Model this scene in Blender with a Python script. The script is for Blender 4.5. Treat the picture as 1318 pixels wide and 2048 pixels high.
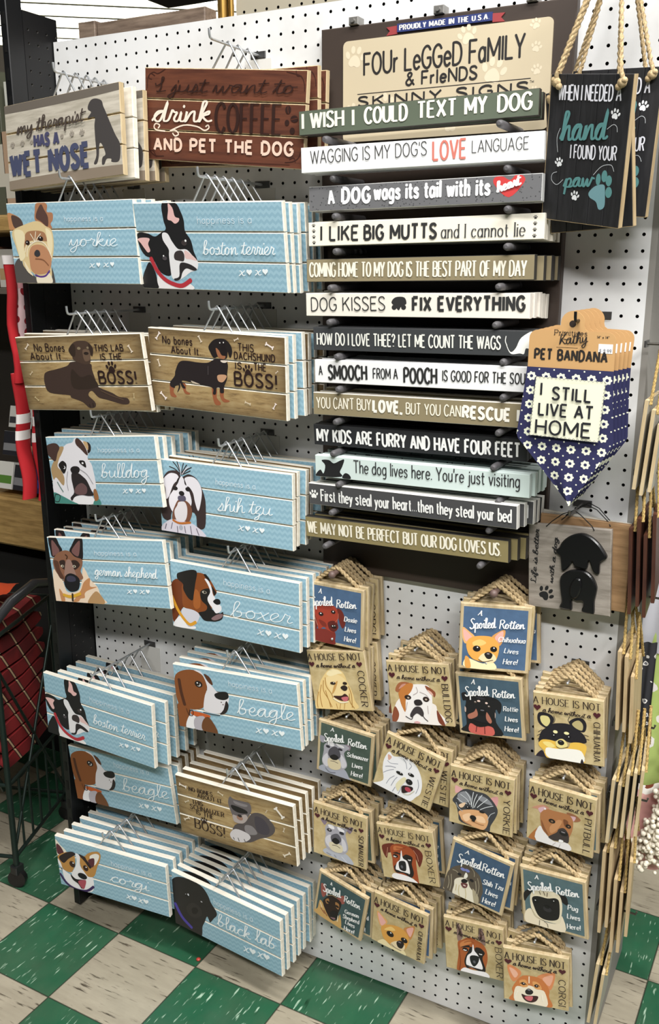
import bpy, math, random
from mathutils import Vector, Matrix
random.seed(7)
IN = 0.0254
S = bpy.context.scene
for o in list(bpy.data.objects): bpy.data.objects.remove(o)
COL = S.collection
# ---------------------------------------------------------------- camera, world, lights, exposure
cam = bpy.data.cameras.new('Camera'); cam_ob = bpy.data.objects.new('Camera', cam); COL.objects.link(cam_ob)
cam.sensor_fit = 'VERTICAL'; cam.sensor_height = 24.0; cam.lens = 21.7341
cam.clip_start = 0.05; cam.clip_end = 60
cam_ob.matrix_world = Matrix([[0.883604, -0.119948, 0.452612, 1.4702], [0.468234, 0.228909, -0.853439, -1.58198], [-0.001239, 0.96603, 0.258429, 1.554441], [0.0, 0.0, 0.0, 1.0]])
S.camera = cam_ob
W = bpy.data.worlds.new('World'); S.world = W; W.use_nodes = True
W.node_tree.nodes['Background'].inputs[0].default_value = (0.9, 0.95, 1.0, 1)
W.node_tree.nodes['Background'].inputs[1].default_value = 0.035
S.view_settings.view_transform = 'Standard'
S.view_settings.look = 'None'
S.view_settings.exposure = 0.13
S.view_settings.gamma = 1.0
S.view_settings.use_curve_mapping = False
def area(name, loc, sx, sy, power, color=(1.0, 0.985, 0.965), aim=None):
    l = bpy.data.lights.new(name, 'AREA'); l.shape = 'RECTANGLE'; l.size = sx*IN; l.size_y = sy*IN
    l.energy = power; l.color = color
    o = bpy.data.objects.new(name, l); COL.objects.link(o); o.location = Vector(loc)*IN
    if aim: o.rotation_euler = (Vector(aim)-Vector(loc)).to_track_quat('-Z', 'Y').to_euler()
    return o
# ceiling fluorescent rows over the shopping aisle in front of the display
area('aisle_light_row', (70, -46, 142), 100, 10, 100)
area('aisle_light_row', (90, -124, 142), 100, 10, 190)
area('aisle_light_row', (-40, 70, 140), 48, 30, 60)
area('side_aisle_light', (120, -30, 140), 10, 70, 78)
# ---------------------------------------------------------------- materials
def lin(h):
    v = [int(h[i:i+2], 16)/255 for i in (0, 2, 4)]
    return tuple(c/12.92 if c <= 0.04045 else ((c+0.055)/1.055)**2.4 for c in v) + (1,)
MATS = {}
def flat(h, rough=0.6, metal=0.0):
    k = (h, rough, metal)
    if k not in MATS:
        m = bpy.data.materials.new('paint_'+h); m.use_nodes = True
        b = m.node_tree.nodes['Principled BSDF']
        b.inputs['Base Color'].default_value = lin(h); b.inputs['Roughness'].default_value = rough
        b.inputs['Metallic'].default_value = metal
        MATS[k] = m
    return MATS[k]
class NT:
    def __init__(s, name, rough=0.6):
        s.m = bpy.data.materials.new(name); s.m.use_nodes = True; s.t = s.m.node_tree
        s.b = s.t.nodes['Principled BSDF']; s.b.inputs['Roughness'].default_value = rough
    def n(s, typ, **kw):
        x = s.t.nodes.new(typ)
        for k, v in kw.items(): setattr(x, k, v)
        return x
    def l(s, a, b): s.t.links.new(a, b)
    def val(s, sock, v):
        if hasattr(v, 'is_linked') or isinstance(v, bpy.types.NodeSocket): s.l(v, sock)
        else: sock.default_value = v
    def math(s, op, a, b=0.0, c=0.0):
        x = s.n('ShaderNodeMath', operation=op)
        s.val(x.inputs[0], a); s.val(x.inputs[1], b); s.val(x.inputs[2], c)
        return x.outputs[0]
    def xyz(s, kind='Object', scale=1/IN):
        tc = s.n('ShaderNodeTexCoord'); vm = s.n('ShaderNodeVectorMath', operation='SCALE')
        s.l(tc.outputs[kind], vm.inputs[0]); vm.inputs['Scale'].default_value = scale
        sp = s.n('ShaderNodeSeparateXYZ'); s.l(vm.outputs[0], sp.inputs[0])
        return vm.outputs[0], sp.outputs[0], sp.outputs[1], sp.outputs[2]
    def comb(s, x, y, z):
        c = s.n('ShaderNodeCombineXYZ'); s.val(c.inputs[0], x); s.val(c.inputs[1], y); s.val(c.inputs[2], z); return c.outputs[0]
    def noise(s, vec, scale, detail=3.0, rough=0.5):
        x = s.n('ShaderNodeTexNoise'); s.l(vec, x.inputs['Vector']); x.inputs['Scale'].default_value = scale
        x.inputs['Detail'].default_value = detail; x.inputs['Roughness'].default_value = rough; return x.outputs[0]
    def ramp(s, f, stops):
        r = s.n('ShaderNodeValToRGB'); s.val(r.inputs[0], f)
        e = r.color_ramp.elements
        while len(e) < len(stops): e.new(0.5)
        for i, (p, c) in enumerate(stops): e[i].position = p; e[i].color = lin(c)
        return r.outputs[0]
    def mix(s, f, a, b):
        x = s.n('ShaderNodeMix', data_type='RGBA'); s.val(x.inputs[0], f)
        s.val(x.inputs[6], lin(a) if isinstance(a, str) else a); s.val(x.inputs[7], lin(b) if isinstance(b, str) else b)
        return x.outputs[2]
    def done(s, col): s.val(s.b.inputs['Base Color'], lin(col) if isinstance(col, str) else col); return s.m
def wood(name, c0, c1, axis=0, rough=0.6, stretch=9, sc=1.3):
    t = NT(name, rough); v, x, y, z = t.xyz()
    k = [1.0, 1.0, 1.0]; k[axis] = 1.0/stretch
    vec = t.comb(t.math('MULTIPLY', x, k[0]), t.math('MULTIPLY', y, k[1]), t.math('MULTIPLY', z, k[2]))
    f = t.noise(vec, sc*2, 5, 0.65)
    return t.done(t.ramp(f, [(0.32, c0), (0.68, c1)]))
def m_chevron():
    t = NT('blue_chevron_print', 0.5); v, x, y, z = t.xyz()
    zig = t.math('MULTIPLY', t.math('PINGPONG', x, 0.22), 0.85)
    f = t.math('FRACT', t.math('DIVIDE', t.math('ADD', z, zig), 0.44))
    e = t.math('GREATER_THAN', f, 0.5)
    return t.done(t.mix(e, '9fc3d3', '90b6c8'))
def m_bonewood():
    t = NT('brown_plank_print', 0.55); v, x, y, z = t.xyz()
    vec = t.comb(t.math('MULTIPLY', x, 0.16), y, z)
    f = t.noise(vec, 3.0, 5, 0.7)
    a = t.ramp(f, [(0.3, '6c563a'), (0.48, 'ae9264'), (0.72, 'cdb586')])
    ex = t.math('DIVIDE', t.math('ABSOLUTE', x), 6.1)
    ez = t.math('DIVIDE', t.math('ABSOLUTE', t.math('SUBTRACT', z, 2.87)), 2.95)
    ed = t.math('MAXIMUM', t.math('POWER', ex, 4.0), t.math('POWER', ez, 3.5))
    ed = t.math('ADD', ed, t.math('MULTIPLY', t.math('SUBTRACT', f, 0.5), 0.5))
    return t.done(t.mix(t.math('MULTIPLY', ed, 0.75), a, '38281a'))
def m_kraft():
    t = NT('tan_aged_print', 0.6); v, x, y, z = t.xyz()
    f = t.noise(v, 1.1, 4, 0.6)
    return t.done(t.ramp(f, [(0.35, 'b59f70'), (0.62, 'cbb88c')]))
def m_floor():
    t = NT('checker_floor_tiles', 0.28)
    tc = t.n('ShaderNodeTexCoord'); mp = t.n('ShaderNodeMapping')
    t.l(tc.outputs['Object'], mp.inputs[0])
    mp.inputs['Scale'].default_value = (1/(9*IN),)*3
    sp = t.n('ShaderNodeSeparateXYZ'); t.l(mp.outputs[0], sp.inputs[0]); x, y = sp.outputs[0], sp.outputs[1]
    ix, iy = t.math('FLOOR', x), t.math('FLOOR', y)
    chk = t.math('FLOORED_MODULO', t.math('ADD', ix, iy), 2.0)
    wn = t.n('ShaderNodeTexWhiteNoise', noise_dimensions='2D'); t.l(t.comb(ix, iy, 0.0), wn.inputs[0]); rnd = wn.outputs[0]
    off = t.math('MULTIPLY', rnd, 37.0)
    vg = t.comb(t.math('MULTIPLY', t.math('ADD', x, off), 38.0), t.math('MULTIPLY', y, 5.0), off)
    fg = t.noise(vg, 1.0, 2.0, 0.5)
    vg2 = t.comb(t.math('MULTIPLY', x, 7.0), t.math('MULTIPLY', y, 2.0), off)
    fg2 = t.noise(vg2, 1.0, 3.0, 0.6)
    green = t.mix(fg2, '22523a', '2f6548')
    green = t.mix(t.ramp(fg, [(0.64, '000000'), (0.72, 'ffffff')]), green, 'a9c6ae')
    green = t.mix(t.ramp(t.noise(t.comb(t.math('MULTIPLY', x, 20.0), t.math('MULTIPLY', y, 2.6), t.math('ADD', off, 9.0)), 1.0, 2, 0.5), [(0.70, '000000'), (0.78, 'ffffff')]), green, '0d3a24')
    vc = t.comb(t.math('MULTIPLY', t.math('ADD', x, off), 4.2), t.math('MULTIPLY', y, 36.0), off)
    fc = t.noise(vc, 1.0, 3.0, 0.55)
    vc2 = t.comb(t.math('MULTIPLY', x, 2.0), t.math('MULTIPLY', y, 9.0), off)
    cream = t.mix(t.noise(vc2, 1.0, 4.0, 0.6), '8f8775', 'b9b09c')
    cream = t.mix(t.ramp(fc, [(0.60, '000000'), (0.70, 'ffffff')]), cream, '4c4438')
    col = t.mix(chk, cream, green)
    gx = t.math('PINGPONG', x, 0.5); gy = t.math('PINGPONG', y, 0.5)
    g = t.math('LESS_THAN', t.math('MINIMUM', gx, gy), 0.007)
    dirt = t.noise(t.comb(x, y, 3.0), 2.2, 4.0, 0.6)
    col = t.mix(t.math('MULTIPLY', t.math('SUBTRACT', dirt, 0.35), 0.5), col, '6c6658')
    return t.done(t.mix(t.math('MULTIPLY', g, 0.75), col, '23221c'))
def m_pegwhite():
    t = NT('white_pegboard_paint', 0.42); v, x, y, z = t.xyz()
    f = t.noise(v, 0.16, 4, 0.6); g = t.noise(v, 2.5, 4, 0.7)
    c = t.ramp(f, [(0.35, 'dadad8'), (0.6, 'e8e9e9')])
    return t.done(t.mix(t.ramp(g, [(0.70, '000000'), (0.80, 'ffffff')]), c, '9a988f'))
def m_flowers():
    t = NT('navy_daisy_cloth', 0.85); v, x, y, z = t.xyz('UV', 1.0)
    row = t.math('FLOOR', y); par = t.math('MULTIPLY', t.math('FLOORED_MODULO', row, 2.0), 0.5)
    def cell(dx, dy, r0, r1, pet):
        a = t.math('SUBTRACT', t.math('FRACT', t.math('ADD', x, dx)), 0.5)
        b = t.math('SUBTRACT', t.math('FRACT', t.math('ADD', y, dy)), 0.5)
        r = t.math('SQRT', t.math('ADD', t.math('MULTIPLY', a, a), t.math('MULTIPLY', b, b)))
        if not pet: return t.math('LESS_THAN', r, r1)
        th = t.math('ARCTAN2', b, a)
        R = t.math('ADD', r1, t.math('MULTIPLY', t.math('COSINE', t.math('MULTIPLY', th, 7.0)), 0.035))
        return t.math('MULTIPLY', t.math('LESS_THAN', r, R), t.math('GREATER_THAN', r, r0))
    f = t.math('MAXIMUM', cell(0, 0, 0.11, 0.29, True), cell(0.5, 0.5, 0, 0.055, False))
    return t.done(t.mix(f, '25264f', 'e6e8d2'))
def m_rope(c0='8c7654', c1='cdb68c'):
    t = NT('jute_rope', 0.9); v, x, y, z = t.xyz()
    return t.done(t.ramp(t.noise(v, 7.0, 4, 0.7), [(0.35, c0), (0.65, c1)]))
def m_plaid():
    t = NT('red_striped_cloth', 0.85); v, x, y, z = t.xyz()
    f = t.math('FRACT', t.math('MULTIPLY', t.math('ADD', y, t.math('ADD', t.math('MULTIPLY', x, 0.2), t.math('MULTIPLY', z, 0.6))), 0.36))
    s1 = t.math('MULTIPLY', t.math('GREATER_THAN', f, 0.80), t.math('LESS_THAN', f, 0.88))
    s2 = t.math('MULTIPLY', t.math('GREATER_THAN', f, 0.76), t.math('LESS_THAN', f, 0.92))
    c = t.ramp(t.noise(v, 0.25, 2, 0.5), [(0.40, '6a1418'), (0.6, '8c1c1e')])
    c = t.mix(s2, c, '2c1014'); return t.done(t.mix(s1, c, 'cfae86'))
def m_paws(c0, dark):
    t = NT('paw_print_fleece', 0.95); v, x, y, z = t.xyz('UV', 1.0)
    vo = t.n('ShaderNodeTexVoronoi', feature='F1'); t.l(t.comb(x, y, 0.0), vo.inputs['Vector']); vo.inputs['Scale'].default_value = 1.0
    wn = t.n('ShaderNodeTexNoise'); t.l(t.comb(x, y, 0.0), wn.inputs['Vector']); wn.inputs['Scale'].default_value = 2.4
    d = t.math('ADD', vo.outputs['Distance'], t.math('MULTIPLY', t.math('SUBTRACT', wn.outputs[0], 0.5), 0.25))
    c = t.mix(t.math('LESS_THAN', d, 0.27), c0, 'ece8e2')
    return t.done(t.mix(t.math('LESS_THAN', d, 0.17), c, dark))
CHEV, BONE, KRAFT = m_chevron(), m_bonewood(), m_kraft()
EDGE = wood('cream_painted_edge', 'd8d2c2', 'efe9dc', 0, 0.55)
PINE = wood('raw_pine_edge', 'b09a74', 'd0be9a', 2, 0.6)
DARKW = wood('dark_stained_edge', '2c1812', '4a2c22', 0)
GREYW = wood('whitewashed_planks', 'a8a090', 'd2cabb', 0)
REDW = wood('red_brown_stain', '4c2a20', '73432f', 0, 0.5, 12, 1.0)
BLACKW = wood('black_plank', '18181a', '2b2b2e', 2, 0.55)
LIFEW = wood('grey_barn_wood', '7e766c', 'a9a096', 0)
TANW = wood('tan_plank', '8a6a48', 'b59068', 0)
BEAMW = wood('old_beam', '5c4c40', '8c7a6a', 0)
SHELFW = wood('varnished_pine', '9a7a48', 'c8a468', 0, 0.4)
ENDW = wood('natural_edge', 'a48c68', 'c6b08a', 2, 0.6)
SIENNA = wood('mahogany_edge', '351a12', '55301f', 2, 0.5)
WIRE = flat('c8cbce', 0.34, 0.75); DWIRE = flat('17181a', 0.4, 0.3); JUTE = m_rope(); GOLDROPE = m_rope('7c6438', 'c4a868')
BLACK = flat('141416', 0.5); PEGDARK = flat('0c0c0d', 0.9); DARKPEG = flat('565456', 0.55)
# ---------------------------------------------------------------- mesh building (all numbers in inches)
class MB:
    def __init__(s): s.v = []; s.f = []; s.mi = []; s.uv = None
    def face(s, pts, m=0):
        i = len(s.v); s.v += [tuple(p) for p in pts]; s.f.append(tuple(range(i, i+len(pts)))); s.mi.append(m)
    def quad(s, a, b, c, d, m=0): s.face((a, b, c, d), m)
    def grid(s, rows, m=0, close=False):
        i = len(s.v); n = len(rows[0])
        for r in rows: s.v += [tuple(p) for p in r]
        for a in range(len(rows)-1):
            for b in range(n if close else n-1):
                c = (b+1) % n
                s.f.append((i+a*n+b, i+a*n+c, i+(a+1)*n+c, i+(a+1)*n+b)); s.mi.append(m)
    def box(s, x0, x1, y0, y1, z0, z1, m=0, c=0.0, mf=None):
        """box with a chamfered front (-y) edge; mf = material of the front face"""
        mf = m if mf is None else mf
        P = lambda x, y, z: (x, y, z)
        f = [(x0+c, y0, z0+c), (x1-c, y0, z0+c), (x1-c, y0, z1-c), (x0+c, y0, z1-c)]
        k = [(x0, y0+c, z0), (x1, y0+c, z0), (x1, y0+c, z1), (x0, y0+c, z1)]
        b = [(x0, y1, z0), (x1, y1, z0), (x1, y1, z1), (x0, y1, z1)]
        i = len(s.v); s.v += f+k+b
        s.f.append((i, i+1, i+2, i+3)); s.mi.append(mf)
        for j in range(4):
            n = (j+1) % 4
            if c > 0: s.f.append((i+j, i+4+j, i+4+n, i+n)); s.mi.append(m)
            s.f.append((i+4+j, i+8+j, i+8+n, i+4+n)); s.mi.append(m)
        s.f.append((i+11, i+10, i+9, i+8)); s.mi.append(m)
    def tube(s, pts, r, n=8, m=0, cap=True):
        pts = [Vector(p) for p in pts]; rows = []; up = None
        R = r if isinstance(r, (list, tuple)) else [r]*len(pts)
        for i, p in enumerate(pts):
            d = (pts[min(i+1, len(pts)-1)]-pts[max(i-1, 0)]).normalized()
            if up is None: up = d.orthogonal().normalized()
            else:
                up = (up-d*up.dot(d))
                up = up.normalized() if up.length > 1e-6 else d.orthogonal().normalized()
            q = d.cross(up)
            rows.append([p+(up*math.cos(2*math.pi*k/n)+q*math.sin(2*math.pi*k/n))*R[i] for k in range(n)])
        s.grid(rows, m, True)
        if cap: s.face(rows[0][::-1], m); s.face(rows[-1], m)
    def cyl(s, a, b, r, n=12, m=0): s.tube([a, b], r, n, m)
    def ball(s, c, r, m=0, nu=10, nv=7, sc=(1, 1, 1)):
        rows = [[(c[0]+sc[0]*r*math.sin(math.pi*j/nv)*math.cos(2*math.pi*k/nu), c[1]+sc[1]*r*math.sin(math.pi*j/nv)*math.sin(2*math.pi*k/nu), c[2]+sc[2]*r*math.cos(math.pi*j/nv)) for k in range(nu)] for j in range(nv+1)]
        s.grid(rows, m, True)
    def prism(s, poly, y0, y1, m=0, mf=None):
        """outline (x,z) extruded from front y0 to back y1"""
        if sum(poly[i][0]*poly[(i+1) % len(poly)][1]-poly[(i+1) % len(poly)][0]*poly[i][1] for i in range(len(poly))) < 0: poly = poly[::-1]
        i = len(s.v); n = len(poly)
        s.v += [(x, y0, z) for x, z in poly]+[(x, y1, z) for x, z in poly]
        s.f.append(tuple(range(i, i+n))); s.mi.append(m if mf is None else mf)
        s.f.append(tuple(range(i+2*n-1, i+n-1, -1))); s.mi.append(m)
        for j in range(n):
            k = (j+1) % n; s.f.append((i+j, i+n+j, i+n+k, i+k)); s.mi.append(m)
    def mesh(s, name, mats, smooth=False):
        me = bpy.data.meshes.new(name)
        me.from_pydata([(x*IN, y*IN, z*IN) for x, y, z in s.v], [], s.f)
        for m in (mats if isinstance(mats, (list, tuple)) else [mats]): me.materials.append(m)
        me.polygons.foreach_set('material_index', s.mi)
        if smooth: me.polygons.foreach_set('use_smooth', [True]*len(s.f))
        if s.uv:
            u = me.uv_layers.new(name='UVMap')
            for lp in me.loops: u.data[lp.index].uv = s.uv[lp.vertex_index]
        me.update(); return me
def link(name, me, parent=None, loc=None):
    o = bpy.data.objects.new(name, me); COL.objects.link(o)
    if parent: o.parent = parent
    if loc: o.location = Vector(loc)*IN
    return o
def empty(name, loc, rot=(0, 0, 0)):
    o = bpy.data.objects.new(name, None); COL.objects.link(o); o.location = Vector(loc)*IN
    o.empty_display_size = 0.03; o.rotation_mode = 'YXZ'; o.rotation_euler = rot; return o
def tag(o, label, cat, group=None):
    o['label'] = label; o['category'] = cat
    if group: o['group'] = group
    return o
def struct(o): o['kind'] = 'structure'; return o
def copy_thing(o, loc, rot):
    c = o.copy(); COL.objects.link(c); c.location = Vector(loc)*IN; c.rotation_euler = rot
    for ch in list(o.children):
        d = ch.copy(); COL.objects.link(d); d.parent = c
        for g in list(ch.children):
            e = g.copy(); COL.objects.link(e); e.parent = d
    return c
# ---------------------------------------------------------------- flat artwork: outlines, strokes, lettering
def cr(p, closed, k=5):
    n = len(p); out = []
    if n < 3: return list(p)
    for i in range(n if closed else n-1):
        if closed: a, b, c, d = p[i-1], p[i], p[(i+1) % n], p[(i+2) % n]
        else: a, b, c, d = p[max(i-1, 0)], p[i], p[i+1], p[min(i+2, n-1)]
        for j in range(k):
            t = j/k; t2 = t*t; t3 = t2*t
            out.append(tuple(0.5*(2*b[q]+(c[q]-a[q])*t+(2*a[q]-5*b[q]+4*c[q]-d[q])*t2+(3*b[q]-a[q]-3*c[q]+d[q])*t3) for q in (0, 1)))
    if not closed: out.append(p[-1])
    return out
def clip(poly, x0, x1, z0, z1):
    for ax, lim, sg in ((0, x0, 1), (0, x1, -1), (1, z0, 1), (1, z1, -1)):
        out = []; n = len(poly)
        for i in range(n):
            a, b = poly[i-1], poly[i]; da, db = (a[ax]-lim)*sg, (b[ax]-lim)*sg
            if (da < 0) != (db < 0):
                t = da/(da-db); out.append((a[0]+(b[0]-a[0])*t, a[1]+(b[1]-a[1])*t))
            if db >= 0: out.append(b)
        poly = out
        if len(poly) < 3: return []
    return poly
from mathutils.geometry import tessellate_polygon
def fill(mb, poly, y, m, box=None):
    if box: poly = clip(poly, *box)
    if len(poly) < 3: return
    v3 = [Vector((a, b, 0)) for a, b in poly]
    i = len(mb.v); mb.v += [(a, y, b) for a, b in poly]
    for t in tessellate_polygon([v3]):
        a, b, c = [v3[q] for q in t]
        if (b-a).cross(c-a).z < 0: t = (t[0], t[2], t[1])
        mb.f.append(tuple(i+q for q in t)); mb.mi.append(m)
def ribbon(mb, p, w, y, m, wf=None, rnd=True, box=None):
    q = [p[0]]
    for a in p[1:]:
        if (a[0]-q[-1][0])**2+(a[1]-q[-1][1])**2 > 1e-8: q.append(a)
    n = len(q)
    if n < 2: return
    L, R = [], []
    for i in range(n):
        a, b = q[max(i-1, 0)], q[min(i+1, n-1)]; dx, dz = b[0]-a[0], b[1]-a[1]; d = math.hypot(dx, dz) or 1
        dx /= d; dz /= d; h = w*0.5*(wf(dx, dz) if wf else 1.0); x, z = q[i]
        if rnd and i in (0, n-1):
            s = -1 if i == 0 else 1; e = (x+dx*h*0.6*s, z+dz*h*0.6*s)
            a1 = [(x-dz*h, z+dx*h), (x+dz*h, z-dx*h)]; a2 = [(e[0]-dz*h*0.55, e[1]+dx*h*0.55), (e[0]+dz*h*0.55, e[1]-dx*h*0.55)]
            seq = (a2, a1) if i == 0 else (a1, a2)
            for l, r in seq: L.append(l); R.append(r)
        else: L.append((x-dz*h, z+dx*h)); R.append((x+dz*h, z-dx*h))
    if box:
        cl = lambda u: (min(max(u[0], box[0]), box[1]), min(max(u[1], box[2]), box[3]))
        L = [cl(u) for u in L]; R = [cl(u) for u in R]
    i = len(mb.v); k = len(L)
    sl = 0.0005 if k > 12 else 0.0
    mb.v += [(a, y-sl*j, b) for j, (a, b) in enumerate(L)]+[(a, y-sl*j, b) for j, (a, b) in enumerate(R)]
    for j in range(k-1): mb.f.append((i+k+j, i+k+j+1, i+j+1, i+j)); mb.mi.append(m)
def ell(cx, cz, rx, rz, n=20): return [(cx+rx*math.cos(2*math.pi*k/n), cz+rz*math.sin(2*math.pi*k/n)) for k in range(n)]
def rotp(pts, c, ang, s): ca, sa = math.cos(ang), math.sin(ang); return [(c[0]+s*(a*ca-b*sa), c[1]+s*(a*sa+b*ca)) for a, b in pts]
def heart(): return [(0.5*16*math.sin(t)**3/16, (13*math.cos(t)-5*math.cos(2*t)-2*math.cos(3*t)-math.cos(4*t))/32+0.08) for t in [2*math.pi*k/28 for k in range(28)]]
def paw():
    pad = cr([(-0.30, -0.22), (-0.22, 0.02), (0, 0.16), (0.22, 0.02), (0.30, -0.22), (0.16, -0.34), (0, -0.29), (-0.16, -0.34)], True, 4)
    return [pad]+[rotp(ell(0, 0, 0.105, 0.165, 14), c, a, 1) for c, a in (((-0.38, 0.12), 0.45), ((-0.15, 0.36), 0.12), ((0.15, 0.36), -0.12), ((0.38, 0.12), -0.45))]
def bone(): return cr([(-0.36, 0.10), (-0.42, 0.22), (-0.52, 0.20), (-0.55, 0.08), (-0.50, 0), (-0.55, -0.08), (-0.52, -0.20), (-0.42, -0.22), (-0.36, -0.10), (0, -0.085), (0.36, -0.10), (0.42, -0.22), (0.52, -0.20), (0.55, -0.08), (0.50, 0), (0.55, 0.08), (0.52, 0.20), (0.42, 0.22), (0.36, 0.10), (0, 0.085)], True, 3)
CAPS = {}
def gl(T, txt):
    for ln in txt.strip().split('\n'):
        k, w, rest = ln.split(' ', 2); st = []
        for s in rest.split('|'):
            s = s.strip(); sm = s[0] == '~'
            st.append((sm, [tuple(float(q) for q in u.split(',')) for u in s.strip('~ ').split()]))
        T[k] = (float(w), st)
gl(CAPS, """A 66 0,0 33,100|33,100 66,0|12,34 54,34
B 56 0,0 0,100|~0,100 30,100 48,90 50,72 36,54 0,53|~0,53 36,53 55,42 56,18 42,1 0,0
C 60 ~60,82 48,97 30,100 9,84 0,50 9,16 30,0 48,3 60,18
D 60 0,0 0,100|~0,100 26,100 50,86 60,50 50,14 26,0 0,0
E 50 0,0 0,100|0,100 50,100|0,0 50,0|0,52 42,52
F 48 0,0 0,100|0,100 48,100|0,50 40,50
G 62 ~60,82 48,97 30,100 9,84 0,50 9,16 30,0 50,4 62,20|62,18 62,46|38,46 62,46
H 60 0,0 0,100|60,0 60,100|0,51 60,51
I 4 2,0 2,100
J 40 ~40,100 40,30 34,8 18,0 4,6 0,22
K 58 0,0 0,100|56,100 0,42|20,60 58,0
L 46 0,0 0,100|0,0 46,0
M 78 0,0 0,100|0,100 39,22|39,22 78,100|78,100 78,0
N 62 0,0 0,100|0,100 62,0|62,0 62,100
O 66 ~33,100 9,85 0,50 9,15 33,0 57,15 66,50 57,85 33,100
P 54 0,0 0,100|~0,100 32,100 52,88 54,70 44,52 26,47 0,47
Q 66 ~33,100 9,85 0,50 9,15 33,0 57,15 66,50 57,85 33,100|40,22 68,-6
R 56 0,0 0,100|~0,100 32,100 52,90 54,74 46,56 28,50 0,50|26,50 56,0
S 52 ~50,84 40,97 26,100 8,94 2,76 12,60 38,44 52,26 44,7 26,0 8,4 0,18
T 58 29,0 29,100|0,100 58,100
U 60 ~0,100 0,34 8,10 30,0 52,10 60,34 60,100
V 64 0,100 32,0|32,0 64,100
W 92 0,100 23,0|23,0 46,96|46,96 69,0|69,0 92,100
X 60 0,0 60,100|0,100 60,0
Y 60 0,100 30,46|60,100 30,46|30,46 30,0
Z 54 0,100 54,100|54,100 0,0|0,0 54,0
& 66 ~66,0 18,70 20,92 34,100 46,90 42,72 6,34 4,12 20,0 40,6 60,40
. 6 0,3 6,3
, 6 6,6 1,-16
! 6 3,100 3,32|3,6 3,0
? 42 ~0,78 6,94 22,100 40,90 40,70 22,50 20,32|20,6 20,0
' 4 3,100 1,74
- 28 0,42 28,42
" 16 2,100 1,76|14,100 13,76
$ 50 ~48,80 26,94 6,82 10,60 40,40 46,20 26,6 4,16|26,106 26,-6
9 48 ~46,66 34,46 14,46 2,62 4,86 22,100 42,92 48,66 42,26 20,0
4 50 38,0 38,100|38,100 0,32|0,32 50,32
1 20 14,0 14,100|14,100 0,82
0 56 ~28,100 6,80 2,50 8,16 28,0 48,16 54,50 48,80 28,100
5 48 44,100 8,100|~8,100 4,56 26,62 46,48 46,20 26,0 2,10
x 40 0,0 40,62|0,62 40,0""")
LOW = dict((k, CAPS[k]) for k in CAPS)
gl(LOW, """a 44 ~42,44 30,62 12,58 2,40 2,20 12,2 28,2 42,20|42,62 42,0
b 44 2,100 2,0|~2,40 14,60 32,60 44,42 44,20 32,2 14,2 2,20
c 40 ~40,50 28,62 12,58 2,38 4,14 20,0 40,12
d 44 42,100 42,0|~42,42 30,62 12,58 2,40 2,20 12,2 28,2 42,20
e 44 ~2,34 44,34 40,54 24,63 8,54 2,34 6,10 22,0 42,10
f 28 ~30,96 20,100 12,90 12,70 12,0|0,60 28,60
g 44 ~42,44 30,62 12,58 2,40 2,20 12,4 28,4 42,20|~42,62 42,-10 30,-28 8,-26
h 42 2,100 2,0|~2,38 14,60 30,62 40,48 40,30 40,0
i 4 2,62 2,0|2,82 2,88
j 14 ~12,62 12,-12 6,-26 -4,-26|12,82 12,88
k 38 2,100 2,0|36,62 4,26|14,36 38,0
l 4 2,100 2,0
m 66 2,62 2,0|~2,40 12,60 24,62 33,48 33,0|~33,42 44,60 56,62 65,46 65,0
n 42 2,62 2,0|~2,38 14,60 30,62 40,48 40,30 40,0
o 46 ~23,62 6,52 1,31 6,10 23,0 40,10 45,31 40,52 23,62
p 44 2,62 2,-30|~2,40 14,60 32,60 44,42 44,20 32,2 14,2 2,20
q 44 42,62 42,-30|~42,42 30,62 12,58 2,40 2,20 12,2 28,2 42,20
r 28 2,62 2,0|~2,36 10,56 26,62
s 38 ~36,50 24,62 8,58 4,44 20,34 36,22 32,4 16,0 2,10
t 28 ~12,88 12,20 18,2 28,4|0,62 28,62
u 42 ~2,62 2,20 10,2 24,0 40,18|40,62 40,0
v 42 0,62 21,0|21,0 42,62
w 62 0,62 15,0|15,0 31,58|31,58 47,0|47,0 62,62
x 40 0,0 40,62|0,62 40,0
y 42 0,62 21,4|~42,62 21,4 10,-24 0,-26
z 38 0,62 38,62|38,62 0,0|0,0 38,0""")
SCR = {}
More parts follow.
